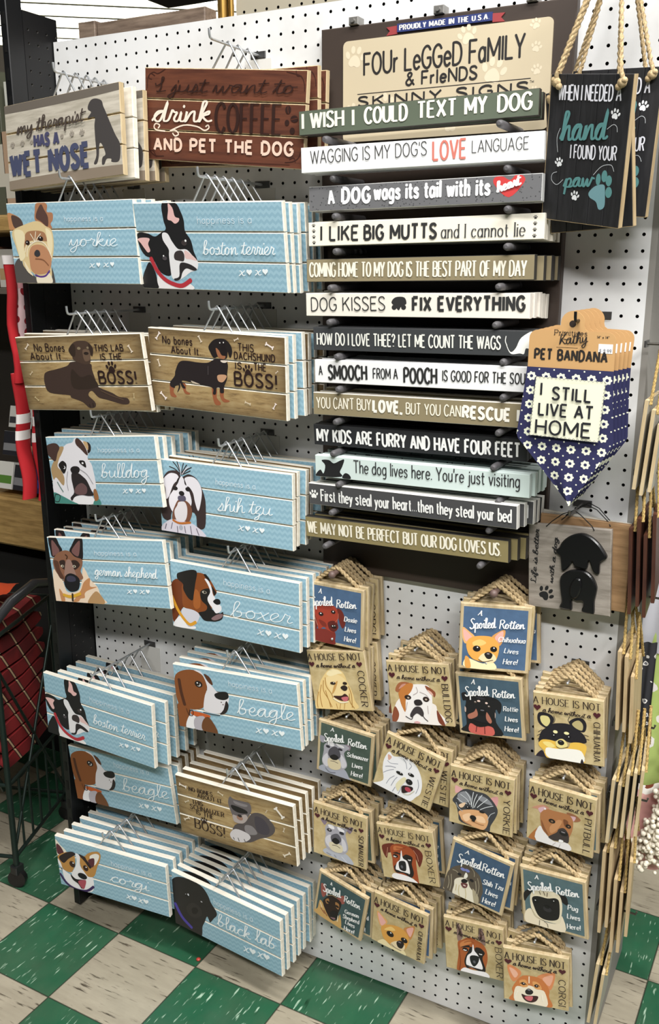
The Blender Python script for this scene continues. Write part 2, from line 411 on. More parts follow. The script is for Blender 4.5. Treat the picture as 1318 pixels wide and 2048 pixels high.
gl(SCR, """a 48 ~0,6 16,40 36,54 18,54 6,30 12,4 26,8 38,54 36,16 42,2 52,10
b 44 ~0,8 16,60 24,96 14,104 8,80 8,14 18,0 34,16 30,42 16,40 34,34 48,36
c 38 ~0,6 14,40 30,54 34,44 24,54 8,34 12,6 26,0 42,12
d 48 ~0,6 16,40 34,54 16,52 6,28 12,4 28,10 42,104 38,16 44,2 54,10
e 36 ~0,8 18,22 30,42 22,56 8,40 8,12 22,0 40,12
f 32 ~0,8 20,60 26,96 16,104 10,70 10,-24 18,-34 22,-12 14,4 34,12
g 46 ~0,6 16,40 34,54 16,52 6,28 12,6 28,12 38,54 34,-20 20,-44 8,-30 26,-6 50,12
h 44 ~0,8 16,60 24,96 14,104 10,80 8,0 18,40 32,52 34,20 38,2 50,10
i 20 ~0,8 12,50 12,12 18,2 28,10|16,74 17,80
j 20 ~0,8 14,52 12,-20 2,-44 -8,-30 8,-6 26,12|18,74 19,80
k 44 ~0,8 16,60 22,98 12,100 10,70 8,0 18,36 34,54 34,40 18,28 34,4 48,8
l 26 ~0,8 18,56 24,96 14,104 10,80 12,14 20,0 34,10
m 66 ~0,6 10,52 10,0 20,42 30,52 32,30 32,0 42,42 54,52 56,20 60,2 72,10
n 46 ~0,6 10,52 10,0 22,42 34,52 36,20 40,2 52,10
o 42 ~0,8 14,46 26,54 10,46 6,20 18,0 32,14 32,40 22,52 34,42 48,44
p 46 ~0,8 14,54 8,-44 10,-10 14,40 30,54 38,34 30,4 16,2 36,0 50,10
r 32 ~0,8 12,46 14,58 22,48 30,46 24,16 30,2 40,10
s 32 ~0,8 16,38 20,56 28,30 22,4 8,0 4,8 22,4 40,12
t 28 ~0,8 14,56 18,90 14,60 12,14 20,0 34,10|-2,62 32,68
u 46 ~0,8 8,52 8,14 20,2 34,18 40,52 38,14 44,2 56,10
v 38 ~0,8 8,52 14,8 20,2 34,44 32,52 46,44
w 58 ~0,8 8,52 12,8 20,2 32,46 34,8 42,2 54,44 52,52 68,44
x 36 ~0,50 10,48 26,4 40,8|~34,52 18,28 0,2
y 44 ~0,8 8,52 10,18 22,8 36,52 34,-20 20,-46 8,-30 26,-6 50,12
z 38 ~0,8 10,50 30,52 8,8 26,6 24,-30 10,-42 8,-28 42,10
A 50 ~0,8 24,60 36,100 40,40 44,2 54,8|10,36 50,36
I 30 ~-10,60 -4,44 10,60 18,98 10,100 14,40 8,2 0,6 14,2 34,10
K 52 ~12,100 10,50 6,2 16,30 24,50|~46,100 30,66 14,48|~16,50 30,24 46,4 56,10
L 42 ~24,88 12,104 6,92 14,50 10,6 0,4 16,6 30,0 46,10
R 52 ~6,0 10,60 10,96 34,100 46,80 34,58 14,54 30,46 44,10 58,4
S 46 ~48,92 30,104 14,86 24,64 42,36 34,4 14,-4 2,14 20,2 48,10
' 8 6,100 2,78""")
SPACE = {'C': 34, 'S': 34, 'P': 30, 'R': 24, 'I': 28, 'Q': 28, 'N': 34}
def word_strokes(txt, style, extra=0.0):
    x = 0.0; out = []
    if style == 'R':
        cur = []
        for ch in txt:
            if ch == ' ' or ch not in SCR:
                if cur: out.append((True, cur)); cur = []
                x += SPACE['R']; continue
            w, st = SCR[ch]
            for i, (sm, p) in enumerate(st):
                q = [(x+a+b*0.12, b) for a, b in p]
                if i == 0: cur = cur+(q if not cur else q[1:])
                else: out.append((sm, q))
            x += w
        if cur: out.append((True, cur))
        return out, x
    T = CAPS if style in 'CN' and txt.upper() == txt else LOW
    gap = (13 if style in 'CS' else 11)+extra
    sl = 0.2 if style == 'I' else 0.0
    for ch in txt:
        if ch == ' ': x += SPACE.get(style, 30)+extra; continue
        if ch not in T: continue
        w, st = T[ch]
        for sm, p in st:
            q = [(x+a+b*sl, b) for a, b in p]; out.append((sm, q))
            if style in 'SQ' and len(p) == 2 and abs(p[0][0]-p[1][0]) < 14:
                for (a, b) in p:
                    if b in (0, 100) or (b == 62 and style in 'SQ'):
                        out.append((False, [(x+a-9, b), (x+a+9, b)]))
        x += w+gap
    return out, max(x-gap, 1)
def text(mb, txt, style, wt, a, b, h, y, m, box=None):
    st, wd = word_strokes(txt, style, min(0.75*wt*100/h, 20))
    dx, dz = b[0]-a[0], b[1]-a[1]; D = math.hypot(dx, dz); dx /= D; dz /= D
    sx, sz = (D/wd if wd > 12 else h/100.0), h/100.0
    if wd <= 12: dx, dz = 1.0, 0.0
    f = None
    if style == 'S': f = lambda u, v: 0.5+0.75*abs(-u*dz+v*dx)
    elif style in 'RI': f = lambda u, v: 0.62+0.62*abs(-u*dz+v*dx)
    elif style == 'N': f = lambda u, v: 0.7+0.5*abs(-u*dz+v*dx)
    ci = 0
    for sm, p in st:
        if sm: p = cr(p, False, 4)
        q = [(a[0]+dx*u*sx-dz*v*sz, a[1]+dz*u*sx+dx*v*sz) for u, v in p]
        ci += 1
        ribbon(mb, q, wt, y-0.002*(ci % 9), m, f, style in 'RIP', box)
def art_mesh(name, spec, w, h, only, y0=-0.006, dy=-0.0016, clipz=None):
    """spec: ';' separated shapes in hundredths of an inch from the lower left corner of the face"""
    mb = MB(); mats = []; idx = {}; y = y0
    box = (-w/2+0.03, w/2-0.03, 0.03, h-0.03)
    for it in spec.split(';'):
        if not it: continue
        hd, _, body = it.partition(' '); k = hd[0]
        if only != ('t' if k == 't' else 'b' if k in 'bwh' else 'k'): continue
        col = hd.split('#')[1][:6]
        if col not in idx: idx[col] = len(mats); mats.append(flat(col, 0.55))
        m = idx[col]
        if k == 't':
            nums, _, tx = body.partition('|'); v = [float(q)/100 for q in nums.split()]
            text(mb, tx, hd[1], v[0], (v[1]-w/2, v[2]), (v[3]-w/2, v[4]), v[5], y, m); y += dy*0.2; continue
        v = [float(q)/100 for q in body.split()]
        P = [(v[i]-w/2, v[i+1]) for i in range(0, len(v)-1, 2)]
        if k == 'k': fill(mb, cr(P, True, 4), y, m, box)
        elif k == 'p': fill(mb, P, y, m, box)
        elif k == 'e': fill(mb, ell(P[0][0], P[0][1], v[2], v[3]), y, m, box)
        elif k == 's': ribbon(mb, cr([(v[i]-w/2, v[i+1]) for i in range(1, len(v)-1, 2)], False, 4), v[0], y, m, None, True, box)
        elif k == 'h': fill(mb, rotp(heart(), P[0], math.radians(v[3]*100), v[2]), y, m)
        elif k == 'b': fill(mb, rotp(bone(), P[0], math.radians(v[3]*100), v[2]), y, m, box)
        elif k == 'w':
            for q in paw(): fill(mb, rotp(q, P[0], math.radians(v[3]*100), v[2]), y, m, box)
        y += dy
    if not mb.f: return None
    return mb.mesh(name, mats)
# ---------------------------------------------------------------- data: poses (inches, radians) and printed artwork
POSE = {
 'yorkie': (7.097, -7.381, 59.775, 0.031, 0.072, 0.001, 12.03, 5.92),
 'boston': (19.093, -6.668, 59.389, 0.016, 0.147, 0.018, 12.19, 5.96),
 'lab': (7.431, -7.39, 50.143, 0.047, 0.09, -0.057, 12.22, 5.85),
 'dachshund': (19.014, -6.506, 50.669, -0.025, 0.06, 0.025, 12.01, 5.87),
 'bulldog': (8.515, -7.162, 42.542, -0.036, 0.001, -0.099, 11.67, 5.58),
 'shihtzu': (19.264, -6.396, 40.923, 0.006, 0.006, 0.003, 11.94, 5.77),
 'shepherd': (8.363, -7.249, 34.077, 0.03, -0.017, -0.104, 12.01, 5.62),
 'boxer': (19.682, -6.191, 32.876, 0.009, 0.005, 0.004, 11.81, 5.59),
 'boston2': (5.958, -7.279, 20.213, -0.014, 0.027, 0.026, 11.95, 5.72),
 'beagle': (19.81, -6.177, 24.336, 0.008, 0.02, -0.059, 11.74, 5.61),
 'beagle2': (6.547, -5.178, 13.108, -0.009, 0.048, -0.075, 11.93, 5.71),
 'schnauzer': (19.363, -6.147, 13.978, 0.007, 0.059, -0.026, 11.53, 5.67),
 'corgi': (6.273, -7.17, 4.901, 0.105, 0.077, 0.017, 11.81, 5.53),
 'blacklab': (18.026, -6.292, 3.623, -0.082, 0.058, 0.018, 11.82, 5.71),
 'therapist': (6.353, -7.131, 67.03, -0.077, -0.061, -0.051, 12.15, 6.17),
 'coffee': (18.318, -4.065, 68.045, -0.002, 0.054, 0.1, 13.43, 6.16),
 'q_doxie': (27.234, -3.839, 32.999, 0.014, 0.015, 0.017, 4.97, 4.88),
 'q_cocker': (28.133, -3.85, 27.733, 0.029, -0.004, -0.168, 4.98, 4.88),
 'q_bulldog': (34.703, -3.766, 28.101, 0.034, -0.013, -0.134, 4.95, 4.87),
 'q_chi': (39.831, -3.73, 33.488, 0.269, -0.003, 0.003, 4.88, 4.93),
 'q_rottie': (39.938, -3.466, 28.241, 0.025, 0.045, -0.1, 4.87, 4.82),
 'q_longchi': (45.491, -3.579, 27.84, 0.02, 0.016, -0.069, 4.82, 4.91),
 'q_schnblue': (27.791, -3.273, 21.415, 0.035, 0.081, 0.09, 4.8, 4.8),
 'q_westie': (32.999, -3.726, 21.48, 0.01, 0.037, 0.252, 4.88, 4.92),
 'q_yorkie': (39.378, -3.584, 20.529, 0.043, 0.044, 0.005, 4.84, 4.9),
 'q_pitbull': (45.22, -3.513, 20.829, -0.041, 0.078, 0.017, 4.81, 4.9),
 'q_schnauzer': (27.636, -3.597, 13.927, 0.002, 0.032, 0.021, 4.86, 4.88),
 'q_boxer': (33.921, -3.413, 13.995, 0.006, 0.04, -0.134, 4.81, 4.86),
 'q_shihtzu': (39.015, -3.628, 14.129, -0.009, 0.051, 0.159, 4.83, 4.93),
 'q_pug': (45.427, -3.634, 14.033, -0.049, 0.078, -0.084, 4.84, 4.92),
 'q_shepherd': (27.288, -3.454, 7.401, -0.095, 0.093, 0.2, 4.78, 4.9),
 'q_redchi': (32.922, -3.595, 7.214, -0.06, 0.059, 0.078, 4.82, 4.93),
 'q_cropboxer': (39.457, -3.274, 7.448, 0.07, 0.059, -0.064, 4.73, 4.87),
 'q_corgi': (44.379, -3.563, 6.945, 0.161, 0.069, -0.051, 4.83, 4.9),
 'k1': (33.147, -4.478, 69.575, 0.045, -0.01, -0.017, 15.98, 1.5),
 'k2': (33.722, -5.214, 67.073, 0.02, 0.023, -0.007, 16.21, 1.58),
 'k3': (33.856, -4.932, 64.712, -0.018, -0.008, -0.012, 15.98, 1.57),
 'k4': (33.931, -4.72, 62.497, 0.026, -0.012, -0.017, 16.09, 1.53),
 'k5': (33.523, -4.568, 60.111, 0.004, 0.001, -0.016, 15.97, 1.52),
 'k6': (33.432, -4.657, 57.793, -0.002, 0.01, -0.012, 15.87, 1.54),
 'k7': (34.029, -4.865, 55.499, -0.019, 0.026, -0.015, 15.84, 1.57),
 'k8': (34.123, -4.923, 53.257, -0.017, 0.007, -0.016, 15.75, 1.59),
 'k9': (33.94, -4.807, 50.961, -0.019, 0.002, -0.016, 15.78, 1.57),
 'k10': (33.724, -4.264, 48.668, -0.009, 0.078, -0.015, 15.75, 1.5),
 'k11': (34.149, -4.834, 46.441, -0.005, 0.03, -0.012, 15.79, 1.57),
 'k12': (33.59, -5.056, 44.347, -0.049, 0.044, -0.021, 15.87, 1.59),
 'k13': (33.07, -4.656, 41.772, -0.028, 0.047, -0.024, 15.68, 1.56),
 'hand': (44.084, -4.946, 63.506, -0.401, 0.151, 0.138, 5.44, 7.94),
 'life': (44.531, -2.658, 38.456, -0.077, -0.022, -0.061, 5.63, 5.92),
 'bandana': (44.445, -6.269, 55.003, -0.055, -0.003, 0.004, 5.21, 2.34),
}
ART = {
 'yorkie': 'k#b07a58 303 585 379 591 409 569 399 523 450 514 448 467 421 436 432 405 390 407 351 430 291 454 270 474 284 540;k#5a4038 350 578 375 539 403 484 389 417 333 453 285 482 304 532;k#c08a5e 3 518 72 509 132 476 150 425 119 405 52 400 4 407;k#54413a 48 507 132 476 143 417 65 410 41 458;k#dfc796 52 402 151 432 247 455 312 455 371 421 420 397 432 342 424 263 403 199 376 135 376 71 357 22 386 3 233 2 210 54 171 87 119 103 97 136 92 168 62 217 43 290 23 362;k#55504e 31 168 79 188 97 136 138 87 199 54 217 2 0 1 -6 103;k#4f4a48 384 119 399 3 356 2 373 54;k#a97a58 161 369 247 390 342 379 367 335 373 311 245 320 166 305 132 265;k#efe0b8 49 386 128 393 152 345 126 265 131 200 76 168 63 249;k#efe0b8 368 406 416 374 418 287 389 215 367 271 368 343;k#c08a66 204 272 261 288 325 279 363 247 387 199 375 127 323 79 223 70 174 103 169 168 174 224;s#f3e8cf 8 148 200 170 265 255 312 329 303 365 263 396 191;s#f3e8cf 7 134 233 163 289 222 308;s#f3e8cf 6 267 383 255 344 244 312;s#f3e8cf 6 210 368 236 328 243 304;s#f3e8cf 6 313 367 275 336 255 312;e#2a1c18 172 303 22 18;e#2a1c18 307 331 26 18;e#ffffff 305 339 5 5;e#ffffff 167 306 4 4;k#38363a 230 232 255 250 280 241 283 212 253 198 228 210;s#8a5a40 8 232 184 307 176 354 135;k#efe0c0 114 168 162 95 188 54 129 95;s#5a3a8a 13 211 64 258 50 314 58 358 95;k#efe4cc 274 44 350 77 374 6 255 2 222 2 219 46;tP#dfeaf0 4 562 453 923 451 36|happiness is a;tR#f4fafc 6 580 274 1030 273 94|yorkie;tR#f4fafc 6 751 119 796 120 54|x;tR#f4fafc 6 882 123 927 125 54|x;h#f4fafc 836 138 38 0;h#f4fafc 965 142 38 0',
 'boston': 'k#1b1a1c 256 595 367 594 407 533 425 473 426 405 466 344 482 266 503 203 446 208 372 229 288 192 260 97 174 118 120 207 55 234 14 296 8 387 94 390 158 367 213 391 263 420 251 482;k#e9bcb8 307 591 340 559 353 503 387 490 377 467 346 455 319 474 288 486 301 542;k#e9bcb8 6 348 54 359 111 352 93 315 105 270 82 256 53 288 30 319;k#eceaec 230 391 274 387 305 334 352 282 424 279 481 222 508 196 498 147 469 133 434 123 373 86 313 62 271 83 265 156 265 237 268 281 228 343;k#e8c4c0 406 274 462 244 501 205 447 213 404 221;k#f0ecec 155 108 221 55 295 20 387 32 422 42 439 2 149 -1 133 43;k#1b1a1c 88 189 128 116 136 43 134 2 10 2 10 77 45 142;k#2a2628 354 184 431 181 493 147 463 135 405 150 367 122 343 76 302 61 287 75 335 94;k#3a3232 310 242 333 267 378 272 398 243 388 201 351 202 313 211;s#b8323c 31 104 216 142 135 201 72 275 38 353 28 432 69;e#3c3434 408 325 24 19;e#ffffff 422 340 8 8;e#4a4448 225 218 20 15;e#ffffff 218 234 6 5;tP#dfeaf0 4 541 456 977 458 47|happiness is a;tR#f4fafc 7 561 248 1137 255 91|boston terrier;tR#f4fafc 7 842 108 887 110 65|x;tR#f4fafc 7 972 114 1016 116 65|x;h#f4fafc 926 132 46 0;h#f4fafc 1053 138 46 0',
 'lab': 'k#40302a 232 285 273 312 358 327 478 353 536 385 706 369 718 317 745 202 773 176 874 140 932 110 1010 99 1021 62 963 51 808 87 735 105 680 156 639 122 692 69 687 29 628 22 570 67 465 102 447 122 255 142 220 213;k#33261f 518 327 593 265 686 282 728 246 736 184 505 176;k#4a382e 521 476 562 520 612 541 689 542 730 525 761 481 744 425 726 430 715 378 682 363 638 366 556 396 547 431 533 442;k#35271f 521 476 568 520 592 502 578 432 546 426;k#35271f 723 521 760 477 742 423 729 447;k#6a5444 663 475 718 472 725 430 711 395 665 387 653 431;e#2a1f1a 688 446 24 12;e#8a7a60 625 486 17 11;e#8a7a60 711 489 11 9;s#5a4638 8 769 158 869 118 971 88;s#2a1e18 7 634 51 640 28;s#2a1e18 7 670 60 672 31;b#e6d6c2 112 510 53 45;b#e6d6c2 1111 474 56 -62;b#d6c4a4 106 300 37 40;b#c9b68c 113 94 42 -40;b#c9b68c 1078 119 36 85;w#2a1816 908 332 101 2;tC#2a1816 9 185 473 485 467 58|No Bones;tC#2a1816 9 130 407 499 402 55|About It...;tC#2a1816 9 779 462 1046 459 48|THIS LAB;tC#2a1816 9 823 397 1019 396 44|IS THE;tC#2a1816 17 776 215 1124 214 91|BOSS!',
 'dachshund': 'k#9a5a3a 564 182 607 177 603 114 636 79 628 61 587 61 568 110;k#9a5a3a 632 179 672 187 666 120 714 102 705 90 664 86 636 117;k#9a5a3a 182 193 227 184 207 122 233 91 218 80 179 90 173 138;k#9a5a3a 290 189 327 188 326 142 363 122 341 113 308 125;k#241c1e 236 280 275 346 333 363 454 359 542 365 608 396 693 390 715 361 706 299 701 255 671 196 668 156 636 153 633 188 606 185 597 140 570 138 562 186 387 205 292 212 322 160 294 158 274 192 271 156 242 119 261 173 226 165 219 151 182 161 182 193 227 243;k#c8b8a4 377 219 459 199 398 201;k#1e1718 552 483 596 529 650 544 702 540 742 508 757 467 747 422 731 416 718 454 710 411 672 399 631 414 593 402 563 444;k#a06848 616 475 642 459 664 426 697 422 683 400 641 406 622 436;k#1a1214 663 512 700 510 702 438 679 426 663 452;e#e8e4e0 653 514 5 5;e#e8e4e0 685 518 5 5;k#e4d6c8 653 389 716 391 694 375 666 375;k#c89a78 620 278 676 288 701 276 665 233 625 238;s#4a4244 7 540 339 536 277;b#efe2dc 96 532 59 52;b#e6d6c2 481 531 47 -60;b#e6d6c2 798 547 39 25;b#efe2dc 1075 520 65 -25;b#e6d6c2 89 332 51 -72;b#efe2dc 112 86 65 -42;b#d9c8ac 877 100 48 -15;b#efe2dc 1104 99 45 60;b#e6d6c2 1130 342 24 40;w#2a1816 888 331 86 4;tC#2a1816 9 139 479 408 480 55|No bones;tC#2a1816 9 215 413 513 416 50|About It...;tC#2a1816 8 810 470 943 469 51|THIS;tC#2a1816 9 778 410 1116 412 48|DACHSHUND;tC#2a1816 9 783 340 835 340 45|IS;tC#2a1816 8 942 342 1041 342 48|THE;tC#2a1816 16 773 222 1126 225 94|BOSS!',
 'bulldog': 'k#e8e5ea 163 455 231 498 300 513 336 547 422 524 489 489 491 447 457 415 445 379 477 335 487 277 494 200 485 130 452 109 408 119 433 75 459 29 407 8 214 3 16 76 10 176 20 246 30 315 87 390;k#b0926a 141 474 196 474 157 415 124 378 94 315 133 273 151 213 126 155 60 221 25 203 11 272 24 315 71 374 103 422;k#4a3530 -3 482 67 506 121 502 147 470 114 422 77 357 29 386 0 422;k#4a342e 336 532 365 547 409 513 440 462 453 415 434 411 384 455 339 494;k#2a201e 463 516 495 493 491 447 458 423 455 455 471 478;k#c9a678 420 516 462 512 469 470 454 451;k#1e1a1a 110 332 159 362 198 333 182 282 151 255 118 299;e#f4f2f4 166 307 16 13;e#1a1616 160 309 13 11;k#1e1a1a 351 365 406 360 414 309 375 326 351 344;e#f4f2f4 382 344 11 8;k#2a2425 248 262 315 262 365 233 402 199 433 129 453 84 398 74 329 80 255 69 204 31 192 56 239 98 237 161 233 214;k#221e1f 236 291 265 315 317 317 342 296 317 262 256 257;k#6a4f4f 276 153 341 180 391 146 373 92 294 81 246 103;k#f0eef0 254 67 351 73 442 61 464 25 406 4 262 0 216 33;s#8a868c 5 203 274 176 196 178 115;s#8a868c 5 345 292 414 251 466 174;k#4a8a80 4 94 99 68 197 28 262 0 4 -6;s#1d2a28 7 24 80 74 72 51 20 4 27 24 80;k#4a8a80 456 38 510 53 522 5 442 3;k#9a6a42 460 120 491 130 506 56 460 37;s#3a6a60 8 67 185 93 141 118 103;tP#dfeaf0 4 574 434 1005 435 39|happiness is a;tR#f4fafc 7 567 228 1070 238 109|bulldog;tR#f4fafc 7 777 106 823 108 61|x;tR#f4fafc 7 911 110 958 111 61|x;h#f4fafc 864 127 42 0;h#f4fafc 997 130 42 0',
 'shihtzu': 's#2a2224 8 217 471 179 528 141 566;s#2a2224 8 217 471 195 530 178 575;s#2a2224 8 217 471 155 511 105 525;s#2a2224 8 217 471 227 524 240 563;s#2a2224 8 217 471 245 521 270 554;s#2a2224 8 217 471 267 514 313 538;s#2a2224 8 217 471 272 496 301 511;s#e8e2ea 6 213 475 204 526 195 558;s#e8e2ea 6 224 476 251 512 286 541;k#3a2c2c 13 339 35 418 91 486 182 498 216 455 283 483 354 458 395 397 425 320 432 235 417 80 346 70 323 183 129 179 90 96 23 107 2 202;k#ebe7ee 35 408 102 471 172 471 188 435 136 386 90 290 60 267 58 353;k#ebe7ee 247 449 315 466 371 436 401 364 386 268 360 202 333 271 320 336 288 380 255 395;k#ebe7ee 176 396 216 461 256 404 286 342 303 267 279 212 220 171 165 202 128 159 91 213 90 280 127 333;k#7a4f3c 137 209 181 272 249 270 292 237 303 181 280 120 239 85 124 95 114 147;k#e6e0e4 180 252 237 259 259 204 243 123 193 87 148 111 135 174 164 222;k#2a2224 172 424 197 453 183 406 165 389;k#2a2224 241 445 261 396 245 403;e#1e181a 152 359 25 17;e#1e181a 274 364 25 17;k#5a5468 182 301 239 308 249 275 208 261 175 273;e#1a1618 212 325 26 19;k#dcd6e2 42 70 114 106 285 96 351 71 401 39 413 2 176 -8 3 3 15 46;s#6a6070 8 53 61 39 20;s#6a6070 7 112 79 97 28;s#6a6070 7 157 55 160 6;s#6a6070 7 226 64 235 12;s#6a6070 7 283 72 292 9;s#6a6070 7 339 60 360 9;s#c07030 17 119 101 181 83 285 101;e#b0b4c0 193 50 19 20;tP#dfeaf0 4 534 434 882 434 43|happiness is a;tR#f4fafc 7 542 230 1010 251 108|shih tzu;tR#f4fafc 7 723 101 767 101 66|x;tR#f4fafc 7 850 102 894 103 66|x;h#f4fafc 806 122 46 0;h#f4fafc 931 123 46 0',
 'shepherd': 'k#1f191a 20 559 101 561 128 503 154 451 102 400 33 392 21 447;k#7a5552 51 536 98 493 121 441 58 403 39 412;k#1f191a 321 562 386 560 381 475 358 379 279 398 231 444 265 498;k#7a5552 358 540 343 457 313 403 255 443 298 499;k#ecd5bd 21 277 73 252 114 172 134 101 176 85 269 108 316 182 350 308 379 283 410 213 476 154 494 101 513 58 526 6 0 -2 3 131;k#b58e62 446 108 506 75 529 6 349 -4;k#c48a5c 339 183 411 222 401 150 475 149 370 113 332 84 325 47 278 36 252 11 195 8 292 109;k#c48a5c 57 115 102 53 103 3 64 5;k#8a5f48 114 434 179 452 233 445 280 402 355 379 348 326 323 280 340 219 291 194 281 171 135 164 115 209 65 243 36 295 35 358 69 404;k#35251f 105 356 163 367 167 318 152 282 113 312;k#35251f 240 366 296 368 324 329 264 287 241 321;k#5a3a2c 43 358 92 351 101 280 132 209 87 207 55 278;k#9a7a6e 182 363 230 370 251 304 262 233 147 228 150 282;k#17161a 134 201 160 238 208 255 261 242 297 208 291 154 259 109 188 93 143 118 125 155;k#3c3a4c 162 218 204 235 252 222 254 193 205 180 162 187;e#cfc6b0 132 315 17 11;e#120e0e 137 315 8 7;e#cfc6b0 262 318 17 11;e#120e0e 262 318 8 7;s#d9a838 27 98 62 180 50 287 83;s#3a2a1a 20 199 75 191 14;s#3a2418 10 183 416 202 400 190 381;tP#dfeaf0 4 501 422 931 430 41|happiness is a;tR#f4fafc 7 471 253 1114 254 80|german shepherd;tR#f4fafc 7 787 110 831 111 60|x;tR#f4fafc 7 915 114 960 116 60|x;h#f4fafc 870 131 42 0;h#f4fafc 997 135 42 0',
 'boxer': 'k#6f3516 8 364 105 414 211 299 172 192 114 182 58 91 14 37 3 132;k#8a4a20 120 382 243 490 343 492 385 455 426 395 441 358 401 302 386 201 317 148 271 140 182 174 115 192 109 291;k#a8602c 236 353 280 321 281 222 240 189 214 230;k#1c1918 68 457 108 479 177 504 233 515 262 494 241 402 223 311 209 257 165 271 123 333 120 382 71 414;k#1d1a19 290 347 360 383 383 358 359 295 386 221 452 188 496 209 485 149 427 117 382 110 315 106 277 141 261 163 330 191 345 233 294 274;k#f0edf0 332 457 363 452 394 399 405 342 423 316 433 278 478 257 477 215 429 187 398 223 361 266 354 304 381 358 361 413;k#8a6e70 383 135 440 179 492 190 475 155 416 125;k#161415 405 281 434 308 467 306 473 276 438 260;k#1c1918 326 489 348 496 385 455 368 448;k#1c1918 394 409 436 362 419 335 404 371;e#b0a898 325 345 22 12;e#1a1412 330 346 10 9;k#d8d6e0 102 165 194 178 261 158 268 119 222 48 163 27 109 90;k#f4f2f4 12 8 51 79 93 99 158 26 221 40 226 18 139 6;s#e0a030 26 8 264 56 161 120 82 176 46 232 77;tP#dfeaf0 4 513 438 927 437 50|happiness is a;tR#f4fafc 7 567 186 1101 230 126|boxer;tR#f4fafc 7 809 85 861 86 77|x;tR#f4fafc 7 961 88 1014 90 77|x;h#f4fafc 908 110 54 0;h#f4fafc 1057 114 54 0',
 'beagle': 'k#8a5028 6 428 38 484 114 522 198 536 277 526 316 476 328 406 296 318 272 220 209 190 136 177 31 194 3 291;k#8a5028 9 206 125 184 122 119 71 9 -5 6;s#4f2a18 31 51 430 59 321 81 208;k#e6e2e6 209 538 278 533 327 467 368 433 419 380 452 375 529 357 519 293 475 223 419 188 348 178 280 189 273 231 298 329 329 396 306 484 275 515;k#5a341e 308 517 364 495 387 434 347 448;k#1c191a 395 355 465 387 521 388 528 344 479 316 411 320;k#2a2222 501 311 522 273 492 208 430 182 470 233;e#5a3a36 454 293 6 5;e#5a3a36 469 275 6 5;e#5a3a36 493 284 6 5;e#231814 246 419 38 29;e#e8e4e4 248 414 19 15;e#231814 242 419 17 15;e#ffffff 235 428 7 6;k#c8602c 159 166 323 156 301 127 151 128;s#3a1e14 8 129 168 161 168 153 124 121 125 129 168;s#5a341e 7 95 178 116 117;k#f0eef0 115 112 171 127 190 87 164 9 75 9;k#b8b2ba 172 104 273 133 248 13 164 9;k#6f4526 254 99 320 135 392 6 243 8;s#2a2020 7 266 174 347 169 429 173;tP#dfeaf0 4 545 453 946 454 46|happiness is a;tR#f4fafc 8 604 220 1133 259 127|beagle;tR#f4fafc 8 765 85 816 88 78|x;tR#f4fafc 8 912 92 963 94 78|x;h#f4fafc 860 113 54 0;h#f4fafc 1005 119 54 0',
 'schnauzer': 'k#574f50 570 227 681 293 758 395 863 413 951 347 963 282 908 217 810 166 711 102 591 79 535 110;k#6a6365 526 430 550 499 585 483 686 486 742 479 751 415 714 346 667 276 585 264 556 326;k#48424a 779 367 860 367 913 291 885 225 792 233;k#8a8486 678 258 748 267 790 209 717 177 672 199;k#1d191a 563 423 691 409 707 378 617 364 562 387;k#8a8486 581 467 650 464 718 461 693 438 602 440;k#b5a8a4 562 328 614 329 687 363 709 333 667 276 608 259 568 270;e#a07a68 630 316 31 23;e#2a2224 632 336 22 13;k#d8d2d4 516 128 578 195 695 184 717 141 639 81 544 77;s#3a3436 7 546 104 556 86;s#3a3436 7 594 112 603 83;s#3a3436 7 654 117 664 97;b#efe6da 75 480 70 -12;b#d9ccb4 101 333 46 30;b#e6d9c4 80 157 62 30;b#e0d2b8 460 505 52 -25;b#f2ebe0 1022 475 100 -48;b#d9ccb4 1054 325 40 75;b#e6d9c4 1065 95 74 35;b#d9ccb4 901 457 30 60;w#2e1c16 264 184 73 14;tS#2e1c16 7 139 449 376 454 39|NO BONES;tS#2e1c16 7 222 405 507 411 37|ABOUT IT...;tS#2e1c16 7 160 327 268 335 37|THIS;tS#2e1c16 7 133 274 476 281 44|SCHNAUZER;tS#2e1c16 7 192 234 366 229 41|IS THE;tS#2e1c16 11 162 93 461 80 92|BOSS!',
 'corgi': 'k#f2ead8 4 510 54 462 114 407 65 353 0 351;k#5c2c34 10 462 52 448 84 376 11 354;k#f4f1f2 -5 272 38 298 46 111 101 32 214 -16 349 21 384 107 371 212 284 239 169 149 43 192;k#c08c4a 7 326 110 399 189 407 204 348 190 263 136 180 56 189 33 256;k#c08c4a 265 399 324 417 428 494 482 504 496 459 449 343 404 222 349 189 293 208 254 310;k#2e2020 107 392 178 423 217 407 185 375 126 325 66 264 21 317;k#2e2020 248 416 323 403 385 336 360 289 310 353;k#f4f1f2 216 417 262 398 252 296 286 239 331 183 367 156 341 66 222 56 141 140 199 266 221 340;k#c08c4a 323 407 402 486 485 500 495 448 449 343 407 306;k#f4efe6 372 422 439 477 482 468 455 397 411 341;k#5c2c34 351 376 420 421 414 345 385 312;e#3a2016 166 280 32 35;e#ffffff 177 297 7 7;e#3a2016 314 280 29 32;e#ffffff 321 293 7 7;e#17141a 266 176 51 34;k#1e1618 133 158 185 120 271 137 300 135 277 73 242 24 205 71 150 102;k#b0505e 213 105 298 139 282 61 258 26 225 57;s#3c2458 25 12 128 75 38 176 0 296 18 380 92;tP#dfeaf0 5 609 404 1027 409 52|happiness is a;tR#f4fafc 9 576 222 978 242 111|corgi;tR#f4fafc 9 737 77 780 77 82|x;tR#f4fafc 9 863 76 906 76 82|x;h#f4fafc 819 101 57 0;h#f4fafc 943 101 57 0',
